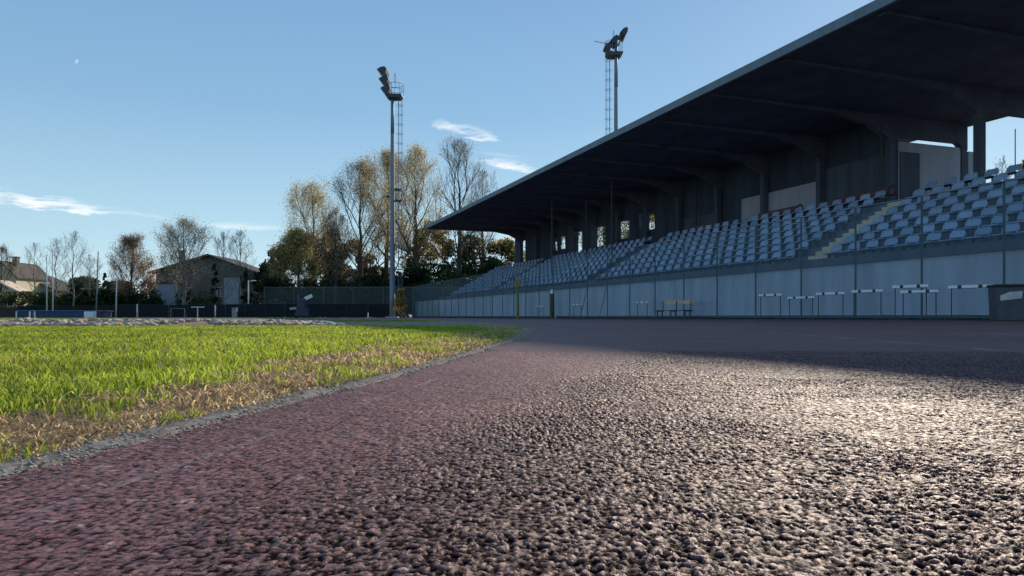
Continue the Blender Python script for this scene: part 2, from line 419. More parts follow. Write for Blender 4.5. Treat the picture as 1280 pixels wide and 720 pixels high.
# clods on the bare strip across the infield, and loose grit on the track
def lumps(name, cx, cy, cz, r, m, label, cat, flat=.6):
    ph = (1+5**.5)/2
    iv = np.array([(-1,ph,0),(1,ph,0),(-1,-ph,0),(1,-ph,0),(0,-1,ph),(0,1,ph),(0,-1,-ph),(0,1,-ph),(ph,0,-1),(ph,0,1),(-ph,0,-1),(-ph,0,1)])/1.902
    it = np.array([(0,11,5),(0,5,1),(0,1,7),(0,7,10),(0,10,11),(1,5,9),(5,11,4),(11,10,2),(10,7,6),(7,1,8),(3,9,4),(3,4,2),(3,2,6),(3,6,8),(3,8,9),(4,9,5),(2,4,11),(6,2,10),(8,6,7),(9,8,1)])
    n = len(cx); V = iv[None]*(r[:, None]*(.65+.7*rng.random((n, 12))))[:, :, None]*np.stack((.8+.7*rng.random(n), .8+.7*rng.random(n), np.full(n, flat)), -1)[:, None]
    V += np.stack((cx, cy, cz), -1)[:, None]
    T = it[None]+(np.arange(n)*12)[:, None, None]
    o = np_mesh(name, V.reshape(-1, 3), None, T.reshape(-1, 3), m); tag(o, label, cat, kind='stuff')
n = 16000; y = STRIP0+.1+(STRIP1-STRIP0-.2)*rng.random(n)**2.2; x = -13.5+14*rng.random(n)
y2 = y-1.2*(fbm(x, y, .9, 8)-.5); k = (x < xk(y2)-.25) & (fbm(x, y2, .35, 88, 2) > .48) & (x < -.27*y2+.3*rng.random(n)); x, y2 = x[k], y2[k]
lumps('soil_clods', x, y2, soilz(x, y2)+.008, .014+.046*rng.random(len(x))**1.8, mat('dry_soil', (.36,.28,.21), .95, var=.6, scale=5, bump=.5), 'broken pale soil clods in a strip across the infield', 'soil', .6)
n = 160; y = .45+5*rng.random(n)**1.5; x = -.8*y+1.6*y*rng.random(n); k = x > xk(y)+.03; x, y = x[k], y[k]
lumps('loose_grit', x, y, undul(x, y)+.003, .0008+.0020*rng.random(len(x))**3, mat('grit', (.22,.18,.16), .8, var=.5, scale=200), 'loose pale grit scattered on the dark red track', 'grit', .6)

n = 9000; y = .3+6*rng.random(n)**1.8; x = xk(y)+rng.normal(size=n)*.016*(1+.25*y)-.014
lumps('kerb_crumbs', x, y, .001+.002*rng.random(n), .0003+.0013*rng.random(n)**2.2*(1+.3*y), mat('crumbs', (.32,.27,.22), .9, var=.6, scale=160), 'fine soil crumbs and grit lying along the concrete kerb', 'grit', .6)
# synthetic apron beyond the bare strip
bm_ = MB(); xs = [(-7.5,17.2),(-2.6,16.6),(-3.0,18),(-4.0,21),(-30,78),(-42,78),(-11,24)]
bm_.v = [(a, c, .016) for a, c in xs]; bm_.f = [tuple(range(len(xs)))]
tag(bm_.build('apron', mat('apron_rubber', (.085,.06,.065), .8, scale=1.5, bump=.3)), kind='structure')

# ------------------------------------------------------------------ common materials
M_CONC = mat('pale_concrete', (.42,.43,.52), .85, var=.16, scale=1.3, bump=.25, streak=True)
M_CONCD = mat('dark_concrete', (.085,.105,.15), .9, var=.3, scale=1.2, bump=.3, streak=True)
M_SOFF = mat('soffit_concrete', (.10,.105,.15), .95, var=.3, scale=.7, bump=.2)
M_FASC = mat('fascia_metal', (.15,.19,.23), .6, var=.15, scale=2, streak=True)
M_WALL = mat('painted_wall', (.47,.54,.64), .8, var=.2, scale=1.3, bump=.2, streak=True)
M_BASE = mat('dark_plinth', (.022,.03,.045), .9)
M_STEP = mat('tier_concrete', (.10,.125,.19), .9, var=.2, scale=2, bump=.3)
M_SEAT = mat('seat_plastic', (.30,.42,.63), .45, var=.12, scale=2)
_n = M_SEAT.node_tree; _oi = _n.nodes.new('ShaderNodeObjectInfo'); _hs = _n.nodes.new('ShaderNodeHueSaturation')
_mr = _n.nodes.new('ShaderNodeMapRange'); _mr.inputs['To Min'].default_value = .72; _mr.inputs['To Max'].default_value = 1.15
_n.links.new(_oi.outputs['Random'], _mr.inputs['Value']); _n.links.new(_mr.outputs[0], _hs.inputs['Value'])
_b = _n.nodes['Principled BSDF']; _src = _b.inputs['Base Color'].links[0].from_socket; _n.links.new(_src, _hs.inputs['Color']); _n.links.new(_hs.outputs[0], _b.inputs['Base Color'])
M_SEATD = mat('seat_bracket', (.03,.05,.09), .6)
M_TAN = mat('aisle_paint', (.66,.55,.38), .8, var=.2, scale=4, bump=.2)
M_STEEL = mat('galvanised_steel', (.20,.23,.27), .6, .3, var=.12, scale=5)
M_DARK = mat('dark_steel', (.045,.055,.065), .55, .3, var=.2, scale=6)
M_WHITE = mat('white_paint', (.80,.80,.78), .5, var=.06, scale=6)
M_MAROON = mat('maroon_padding', (.10,.035,.05), .6, var=.2)
M_BLACK = mat('black_plastic', (.02,.022,.025), .5, var=.2)
M_BARK = mat('bark', (.075,.062,.05), .95, var=.4, scale=6, bump=.6, bscale=20)
M_BARKP = mat('pale_bark', (.19,.17,.145), .95, var=.35, scale=5, bump=.5, bscale=20)
M_LEAF = leafmat('leaves', .42, .6, 1.1)
M_GLASS = mat('window_glass', (.03,.04,.05), .12, var=.1, spec=.8)

# ------------------------------------------------------------------ grandstand (local x = away from the track, local y = along the straight)
A = R(19.87)
def W(p, t, z=0.): return (p*math.cos(A)-t*math.sin(A), p*math.sin(A)+t*math.cos(A), z)
T0, T1 = 6., 85.
gs = thing('grandstand', 'long concrete grandstand with a deep cantilever roof over seat tiers', 'grandstand', (0,0,0), A)
# front wall
MB().box(21.7,21.9,T0,T1,.17,2.11).build('front_wall', M_WALL, gs)
MB().box(21.68,21.92,T0,T1,-.02,.168).build('wall_base', M_BASE, gs)
MB().box(21.6,21.98,T0,T1,2.112,2.42).build('parapet', M_CONCD, gs, .01)
NR = 8; P0 = 22.35; DP = .75; F0 = 2.3; DF = .425
prof = [(21.99, 1.6), (21.99, F0)]
for k in range(NR):
    prof += [(P0+DP*k, F0+DF*k), (P0+DP*k, F0+DF*k)] if k == 0 else [(P0+DP*k, F0+DF*(k-1)), (P0+DP*k, F0+DF*k)]
prof = [prof[0], prof[1]]+prof[4:]
PE = P0+DP*NR; FE = F0+DF*(NR-1)+.2
prof += [(PE, F0+DF*(NR-1)), (PE, FE), (36.6, FE), (36.6, FE-.4), (PE-.3, FE-.9)]
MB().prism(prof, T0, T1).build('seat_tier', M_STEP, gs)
MB().prism([(22.0,.0),(22.0,1.6),(PE-.3,FE-.9),(PE-.3,0)], T1-.6, T1-.3).build('end_wall', M_CONCD, gs)
# aisles with tan painted steps
AIS = [25.3, 46.8, 68.2]
for a in AIS:
    b = MB()
    for k in range(NR):
        p = P0+DP*k
        z = F0+DF*k
        b.box(p-.003, p+DP-.006 if k < NR-1 else p+DP, a-.62, a+.62, z-.40, z+.006)
        b.box(p-.36, p-.004, a-.615, a+.615, z-.40, z-.205)
    b.build('aisle_steps', M_TAN if a < 30 else M_CONCD, gs)
# roof slab, fascia
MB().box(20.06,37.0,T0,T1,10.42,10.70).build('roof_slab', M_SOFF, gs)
b = MB().box(19.9,20.055,T0-.05,T1+.05,10.38,10.74); b.box(20.057,37.05,T1+.003,T1+.12,10.38,10.74)
b.build('fascia', M_FASC, gs, .01)
MB().box(20.2,37.0,T0,T1,10.702,10.745).build('roof_sheet', M_FASC, gs)
TS = [24.2+4.9*k for k in range(-3, 13)]
for t in TS:
    if t > T1-.2: continue
    # cantilever girder, thin at the tip and deep over the column
    arc = [(31.65-.0-.35*(1-math.cos(a)) , 9.37-.35*(1-math.sin(a))) for a in np.linspace(math.pi/2, 0, 1)]
    pr = [(20.3,10.41),(20.3,10.33),(27.5,10.2),(29.6,9.85),(30.6,9.37),(30.95,9.2),(30.95,9.0),(31.4,9.0),(31.4,9.12),(31.5,9.26),(31.66,9.37),(35.7,9.37),(35.85,9.28),(35.95,9.12),(35.95,9.0),(36.4,9.0),(36.4,10.41)]
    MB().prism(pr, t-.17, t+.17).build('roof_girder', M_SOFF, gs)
    MB().box(30.97,31.38,t-.165,t+.165,FE+.002,8.998).build('column', M_CONCD, gs, .03)
    MB().box(35.97,36.38,t-.165,t+.165,FE+.002,8.998).build('column', M_CONCD, gs, .03)
    MB().box(35.97,36.38,t-.165,t+.165,0,FE-.41).build('column', M_CONCD, gs)
# back wall with openings
opens = []
def back_open(px0, px1, y0, y1, pw=31.5):
    ts = []
    for px in (px0, px1):
        r = (px-640)/F; q = (math.cos(A)-math.sin(A)*r)/(math.sin(A)+math.cos(A)*r); ts.append(pw*q)
    r = ((px0+px1)/2-640)/F; Z = pw/(math.sin(A)+math.cos(A)*r)
    return min(ts), max(ts), H(y1, Z), H(y0, Z)
spec_o = [(644,657,302,328),(693,707,296,312),(716,728,288,316),(742,757,282,308),(773,787,276,298),(797,803,267,286),(808,819,266,287)]
opens = sorted(back_open(*s) for s in spec_o)
b = MB(); cur = 29.0; ztop = 10.41
for t0, t1, z0, z1 in opens:
    if t0 > cur: b.box(31.45,31.6,cur,t0,FE,ztop)
    t0 = max(t0, cur)
    if t1 > t0: b.box(31.45,31.6,t0,t1,FE,z0); b.box(31.45,31.6,t0,t1,z1,ztop); cur = t1
b.box(31.45,31.6,cur,T1-1.5,FE,ztop)
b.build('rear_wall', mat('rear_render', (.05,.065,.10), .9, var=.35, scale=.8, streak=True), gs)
MB().box(31.40,31.447,34.2,41.5,FE+.002,8.0).build('rear_panel', M_CONC, gs)
MB().box(31.40,31.447,43.9,48.6,FE+.002,7.5).build('rear_panel', M_CONCD, gs)
MB().box(31.40,31.447,29.3,33.9,FE+.002,8.6).build('rear_panel', M_CONCD, gs)
MB().box(31.603,35.96,29.0,29.12,FE+.002,9.13).build('cross_wall', M_CONC, gs)
MB().box(31.70,33.0,28.94,28.996,FE+.002,8.6).build('cross_wall_panel', M_CONCD, gs)
MB().box(36.42,37.2,28.9,29.1,FE+.0,8.95).build('stair_head', M_CONC, gs)
b = MB(); 
for z in (FE+.55, FE+1.05): b.tube((36.3,T0,z),(36.3,29,z),.025)
for t in np.arange(T0, 29, 1.6): b.tube((36.3,t,FE),(36.3,t,FE+1.05),.02)
b.build('rear_handrail', M_DARK, gs)
# timber-like padded rails at the head of the tiers
for (t0, t1) in ((27.0,30.6),(33.2,36.4),(40.5,44.)):
    b = MB(); b.box(28.75,28.95,t0,t1,FE+.42,FE+.78)
    n = 14; c = (t0, FE+.6)
    for i in range(n):
        a0 = 2*math.pi*i/n; a1 = 2*math.pi*(i+1)/n
        b.tube((28.85,t0-.18+.22*math.cos(a0),FE+.6+.22*math.sin(a0)),(28.85,t0-.18+.22*math.cos(a1),FE+.6+.22*math.sin(a1)),.05,n=6)
    for t in np.arange(t0+.2, t1, .9): b.tube((28.85,t,FE),(28.85,t,FE+.42),.03)
    b.build('padded_rail', M_MAROON, gs)
# tall thin masts standing on the tiers (they carry the netting)
for px, p in ((690,24.),(733,26.5),(765,25.),(870,30.5),(1101,30.4)):
    r = (px-640)/F; t = p*(math.cos(A)-math.sin(A)*r)/(math.sin(A)+math.cos(A)*r)
    MB().tube((p,t,2.4),(p,t,9.9),.06).build('roof_post', M_DARK, gs)

# ------------------------------------------------------------------ stadium seats
def seat_meshes(root=None):
    w = .29; b = MB(); n = 7
    # curved pan
    pan = []
    for i in range(n):
        a = i/(n-1); x_ = -.26+.44*a; z_ = .43+.03*(2*a-1)**2-(.035 if i == 0 else 0)
        pan.append((x_, z_))
    prof_ = pan+[(x_, z_-.03) for x_, z_ in reversed(pan)]
    b.prism(prof_, -w, w)
    back = [(.19,.52),(.215,.62),(.235,.70),(.262,.765)]
    b2 = MB()
    # rounded upper corners: narrower slices towards the top
    for (za, zb, wi) in ((0, 1, w), (1, 2, w-.004), (2, 3, w-.05)):
        q = back[za:zb+1]; b2.prism(q+[(x_+.028, z_) for x_, z_ in reversed(q)], -wi, wi)
    for s in (-1, 1): b2.box(.15, .19, s*(w-.05)-.02, s*(w-.05)+.02, .44, .56)
    b3 = MB(); b3.box(-.05,.09,-w+.06,-w+.1,.0,.40); b3.box(-.05,.09,w-.1,w-.06,.0,.40); b3.box(-.18,.17,-w+.05,w-.05,.37,.398)
    return b, b2, b3
b1, b2, b3 = seat_meshes()
seats = []
ts = np.arange(12.2, 84.2, .92)
for t in ts:
    if any(abs(t-a) < .95 for a in AIS): continue
    for k in range(NR):
        p = P0+DP*k+.42; z = F0+DF*k+.004
        wx, wy, wz = W(p, t, z); vis = 640+F*wx/wy < 1310
        if vis: seats.append((wy, k, t, p, z))
# size in the photo falls with depth: the 300 nearest are single seats
seats.sort(key=lambda s: s[0]); near, rest = seats[:300], seats[300:]
rowname = ['lowest row','second row up','third row up','fourth row up','fifth row up','sixth row up','seventh row up','topmost row']
proto = None
byrow = {}
for s in near: byrow.setdefault((s[1], s[2] > AIS[0]), []).append(s)
for (k, far_), lst in byrow.items():
    lst.sort(key=lambda s: abs(s[2]-AIS[0]))
    for i, (d, _, t, p, z) in enumerate(lst):
        lab = f"blue-grey plastic seat in the {rowname[k]}, {ORD[i] if i < len(ORD) else i+1} {'left' if far_ else 'right'} of the tan aisle"
        if proto is None:
            proto = thing('stadium_seat', lab, 'seat', W(p, t, z), A, 'stadium seats in rows on the grandstand tiers')
            b1.build('seat', M_SEAT, proto); b2.build('backrest', M_SEAT, proto); b3.build('bracket', M_SEATD, proto)
        else: dup(proto, W(p+random.uniform(-.015,.015), t+random.uniform(-.02,.02), z), A+random.gauss(0,.025), lab)
V = []; Fc = []
for (d, k, t, p, z) in rest:
    for bb in (b1, b2, b3):
        o0 = len(V); 
        for (a, c, e) in bb.v: V.append(W(p+a, t+c, z+e))
        Fc += [tuple(i+o0 for i in f) for f in bb.f]
mm = MB(); mm.v = V; mm.f = Fc
tag(mm.build('distant_seats', M_SEAT), 'farther rows of small blue-grey seats towards the far end of the stand', 'seats', kind='stuff')

# ------------------------------------------------------------------ wall beyond the stand and the tall mesh fence
pw = thing('perimeter_wall', 'grey-green panel wall continuing past the far end of the grandstand', 'wall', (0,0,0), A)
MB().box(21.7,21.85,T1+.02,98.5,.17,2.11).build('wall_panels', mat('panel_wall_green', (.35,.42,.40), .8, var=.15, scale=1, streak=True), pw)
MB().box(21.68,21.87,T1+.02,98.5,-.02,.168).build('wall_base', M_BASE, pw)

def mesh_mat(name, colr, cell=.06, wire=.0045):
    m, nt, N, L, b = newmat(name); out = N['Material Output']
    tc = N.new('ShaderNodeTexCoord'); sp = N.new('ShaderNodeSeparateXYZ'); L.new(tc.outputs['Object'], sp.inputs[0])
    def mt(op, a, c=0.):
        x = N.new('ShaderNodeMath'); x.operation = op
        for i, v in enumerate((a, c)):
            if isinstance(v, (int, float)): x.inputs[i].default_value = v
            else: L.new(v, x.inputs[i])
        return x.outputs[0]
    s = mt('ADD', sp.outputs[1], sp.outputs[2]); d = mt('SUBTRACT', sp.outputs[1], sp.outputs[2])
    fs = []
    for q in (s, d):
        f = mt('FRACT', mt('DIVIDE', q, cell)); fs.append(mt('LESS_THAN', f, wire/cell*1.4))
    fac = mt('MAXIMUM', fs[0], fs[1])
    tr = N.new('ShaderNodeBsdfTransparent'); mx = N.new('ShaderNodeMixShader')
    b.inputs['Base Color'].default_value = (*colr, 1); b.inputs['Roughness'].default_value = .6
    L.new(fac, mx.inputs[0]); L.new(tr.outputs[0], mx.inputs[1]); L.new(b.outputs[0], mx.inputs[2]); L.new(mx.outputs[0], out.inputs['Surface'])
    return m
M_MESH = mesh_mat('chain_link', (.16,.26,.30), .05, .0050)
M_POST = mat('green_post', (.035,.06,.06), .6, .2)
fe = thing('mesh_fence', 'tall chain-link fence on dark posts in front of the grandstand wall', 'fence', (0,0,0), A)
FP = 21.3
def sheet(x, y0, y1, z0, z1):
    b = MB(); b.v = [(x,y0,z0),(x,y1,z0),(x,y1,z1),(x,y0,z1)]; b.f = [(0,1,2,3)]; return b
sheet(FP-.04, 10., 98.6, .05, 4.08).build('chain_link_mesh', M_MESH, fe)
tposts = [15.75+2.85*k for k in range(-2, 30)]
for i, t in enumerate(tposts):
    b = MB().tube((FP,t,0),(FP,t,4.12),.035,n=8)
    if i in (11, 12):  b.tube((FP,t,2.1),(FP-.02,t+1.1,.05),.022)
    b.build('post', M_POST, fe)
MB().tube((FP,10,4.14),(FP,98.6,4.14),.024).build('top_rail', M_STEEL, fe)
b = MB()
for z in (.12, 2.1): b.tube((FP-.02,10,z),(FP-.02,98.6,z),.006, n=4)
b.build('tension_wire', M_STEEL, fe)

# ------------------------------------------------------------------ hurdles
M_GREYW = mat('hurdle_legs', (.06,.075,.10), .6)
def hurdle(h=.91):
    t = thing('hurdle', 'hurdle', 'hurdle', group='hurdles standing along the grandstand wall')
    b = MB()
    for s in (-1, 1):
        b.tube((s*.52,0,.04),(s*.52,0,h-.07),.017)
    b.tube((-.52,0,h-.075),(.52,0,h-.075),.010)
    b.build('frame', M_GREYW, t)
    for s in (-1, 1):
        MB().box(s*.52-.022,s*.52+.022,-.35,.22,.0,.035).build('foot', M_GREYW, t, .006)
    bar = MB().box(-.60,.60,-.032,-.010,h-.075,h).build('bar', M_WHITE, t, .006)
    for s in (-1, 1):
        MB().box(s*.28-.055,s*.28+.055,-.036,-.006,h-.077,h+.002).build('stripe', M_BLACK, bar)
    return t
hspec = [(675,55,.93,-68,'farthest-left hurdle in front of the far end of the grandstand wall'),
         (722,49,.95,-66,'second hurdle from the left, between the olive post and the bench'),
         (803,41,.94,-70,'hurdle just left of the wooden bench by the grandstand wall'),
         (963,31,1.06,-62,'left one of the three hurdles close together, right of the bench'),
         (1001,29.3,.90,-58,'low middle one of the three hurdles close together'),
         (1038,27.8,1.02,-60,'right one of the three hurdles close together'),
         (1084,26.,1.05,-62,'hurdle standing alone between the three and the overlapping pair'),
         (1138,24.3,1.15,-60,'tall hurdle behind in the overlapping pair'),
         (1149,22.8,.92,-62,'low hurdle in front in the overlapping pair'),
         (1213,21.4,1.02,-58,'wide hurdle just left of the grey bin'),
         (1291,20.6,1.0,-60,'hurdle cut off by the right edge of the photo, right of the bin')]
protos = {}
h0 = None
for px, Y, h, rz, lab in hspec:
    wd = X(px, Y)
    if h0 is None: h0 = hurdle(.9); o = h0
    else: o = dup(h0, (0,0,0), 0)
    o['label'] = lab; o.location = (wd, Y, 0); o.rotation_euler = (0,0,R(rz)); o.scale = (1.02,1,h/.9)

# bench
bn = thing('bench', 'low bench with a pale orange board backrest by the grandstand wall', 'bench', (X(842,37.2),37.2,0), R(-66))
for z, y in ((.40,-.18),(.40,-.04),(.40,.10)): MB().box(-1.4,1.4,y-.06,y+.06,z,z+.035).build('seat_board', M_DARK, bn, .005)
MB().box(-.95,1.25,.20,.235,.74,.92).build('backrest', mat('orange_board', (.62,.42,.25), .6), bn, .005)
for s in (-1.15,.0,1.15):
    b = MB(); b.box(s-.025,s+.025,-.22,.16,.36,.398); b.box(s-.025,s+.025,-.2,-.15,0,.36); b.box(s-.025,s+.025,.1,.15,0,.36); b.box(s-.02,s+.02,.16,.198,.36,.9)
    b.build('leg', M_GREYW, bn)
# bin
bi = thing('litter_bin', 'dark grey litter bin with a pale panel at the right edge of the photo', 'bin', (X(1259,20.4),20.4,0), R(-15))
b = MB()
prf = [(-.34,.0),(.34,.0),(.38,.92),(-.38,.92)]
b.prism(prf, -.3, .3).build('body', mat('bin_plastic', (.06,.065,.085), .5), bi, .02)
MB().box(-.41,.41,-.34,.34,.922,.99).build('lid', M_BLACK, bi, .02)
MB().prism([(-.27,.54),(.24,.60),(.26,.80),(-.05,.78),(-.27,.68)], -.325, -.303).build('label_panel', mat('pale_panel', (.5,.5,.5), .6), bi)
for s in (-1,1): MB().tube((s*.26-.02,.3,.07),(s*.26+.02,.3,.07),.07,n=12).build('wheel', M_BLACK, bi)
# posts by the wall
pt = thing('olive_post', 'dark olive padded post with a white cap beside the grandstand wall', 'post', (X(690,52.5),52.5,0))
MB().tube((0,0,0),(0,0,1.75),.17,.16,n=12).build('body', mat('olive_pad', (.07,.085,.04), .8), pt)
MB().tube((0,0,1.752),(0,0,2.05),.14,.07,n=12).build('cap', M_WHITE, pt)
MB().box(.19,.29,-.03,.03,0,1.5).build('strip', M_WALL, pt)
pt = thing('yellow_post', 'slim yellow-green signal post near the far end of the grandstand wall', 'post', (X(647,59),59,0))
MB().tube((0,0,0),(0,0,2.5),.13,.10,n=10).build('body', mat('yellow_green', (.22,.22,.05), .7), pt)
MB().box(-.24,.24,-.14,.14,2.502,3.05).build('head', mat('yellow_box', (.28,.25,.06), .6), pt, .02)

# ------------------------------------------------------------------ floodlight masts
def flood_mast(label, px, Y, hp, rz, flip):
    t = thing('floodlight_mast', label, 'floodlight mast', (X(px, Y), Y, 0), rz, 'floodlight masts')
    b = MB(); n = 6
    for i in range(n):
        z0 = hp*i/n; z1 = hp*(i+1)/n; b.tube((0,0,z0),(0,0,z1),.28-.12*i/n,.28-.12*(i+1)/n,n=14,cap=(i in (0,n-1)))
    b.build('pole', M_STEEL, t, smooth=True)
    MB().box(-.6,.6,-.6,.6,-.02,.12).build('base_plate', M_CONC, t)
    b = MB(); lx = .62*flip
    for s in (-.22,.22): b.tube((lx,s,2.5),(lx,s,hp+.1),.02,n=4)
    for z in np.arange(2.6, hp, .45): b.tube((lx,-.22,z),(lx,.22,z),.013,n=4)
    for z in np.arange(3.2, hp, .95):
        pts = [(lx+flip*.42*math.sin(a), .36*math.cos(a), z) for a in np.linspace(0, math.pi, 7)]
        b.path([(lx,.22,z)]+pts+[(lx,-.22,z)], .022, 4)
        b.tube((lx-.6*flip*.5,0,z),(lx,0,z),.018,n=4)
    for a in (.7,1.57,2.4): b.tube((lx+flip*.42*math.sin(a),.36*math.cos(a),3.2),(lx+flip*.42*math.sin(a),.36*math.cos(a),hp),.012,n=4)
    b.build('caged_ladder', M_STEEL, t)
    # work platform
    b = MB(); 
    ring = [(.25*flip+.85*math.cos(a), .85*math.sin(a)) for a in np.linspace(0, 2*math.pi, 15)[:-1]]
    b.prism([(-.6,hp+.0),(-.35,hp-.22),(.75,hp-.22),(1.0,hp+.0),(1.0,hp+.12),(-.6,hp+.12)] if flip > 0 else [(-1.,hp+.0),(-.75,hp-.22),(.35,hp-.22),(.6,hp+.0),(.6,hp+.12),(-1.,hp+.12)], -.7, .7)
    b.build('platform', M_DARK, t)
    b = MB()
    for z in (hp+.65, hp+1.2): b.path([(x_, y_, z) for x_, y_ in ring+[ring[0]]], .022, 4)
    for x_, y_ in ring[::2]: b.tube((x_,y_,hp+.1),(x_,y_,hp+1.2),.02,n=4)
    b.path([(.25*flip, .5*math.cos(a), hp+1.2+1.2*math.sin(a)) for a in np.linspace(0, math.pi, 7)], .02, 4)
    b.build('guard_rail', M_STEEL, t)
    return t
def lamp(parent, x, y, z, w, d, h, tilt, yaw=0.):
    """square floodlight head: housing, glass front facing -x, bracket"""
    b = MB()
    f = [(-d*.5,-h*.5),(-d*.5,h*.5),(d*.1,h*.42),(d*.5,h*.2),(d*.5,-h*.2),(d*.1,-h*.42)]
    b.prism(f, -w/2, w/2); o = b.build('lamp', M_DARK, parent, .02)
    o.location = (x, y, z); o.rotation_euler = (0, tilt, yaw)
    g = MB().box(-d*.5-.02,-d*.5-.003,-w*.45,w*.45,-h*.45,h*.45).build('glass', M_GLASS, o)
    return o
hp1 = H(121, 74)
fm = flood_mast('tall floodlight mast standing clear beside the bare trees, left of the grandstand roof', 490.5, 74, hp1, 0, 1)
b = MB()
b.tube((-.15,0,hp1),(-.60,0,hp1+2.5),.07); 
for i in range(3):
    z = hp1+.42+i*.93; x_ = -.22-.17*i
    b.tube((x_,-.95,z),(x_,.95,z),.05)
    for s in (-.62,0,.62): lamp(fm, x_-.28, s, z+.12, .58, .78, .84, R(-38))
b.build('lamp_frame', M_DARK, fm)
for z, s in ((H(237,74),1),(H(251,74),1),(H(246,74),-.2)):
    b = MB().box(.25 if s > 0 else -.6, .95 if s > 0 else -.25, -.12,.12,z-.1,z+.1); b.build('junction_box', M_DARK, fm)
hp2 = H(52, 72)
fm = flood_mast('floodlight mast rising from behind the grandstand roof', 770, 72, hp2, 0, -1)
for o in fm.children:
    if o.name.startswith(('platform','guard_rail')): o.location.z = -1.3
b = MB(); b.tube((0,0,hp2-.8),(.7,0,hp2+.75),.06); b.tube((-2.1,0,hp2+.05),(-.3,0,hp2-.35),.03); b.tube((0,-.9,hp2),(0,.9,hp2),.06); b.build('lamp_frame', M_DARK, fm)
for (x_, z, s) in ((.75,.75,-.55),(.75,.75,.1),(.75,.75,.7),(-.15,.0,-.55),(-.15,0,.5),(-.75,-.55,-.3),(-.75,-.55,.4)):
    lamp(fm, x_, s, hp2+z, .6, .75, .62, R(-55))

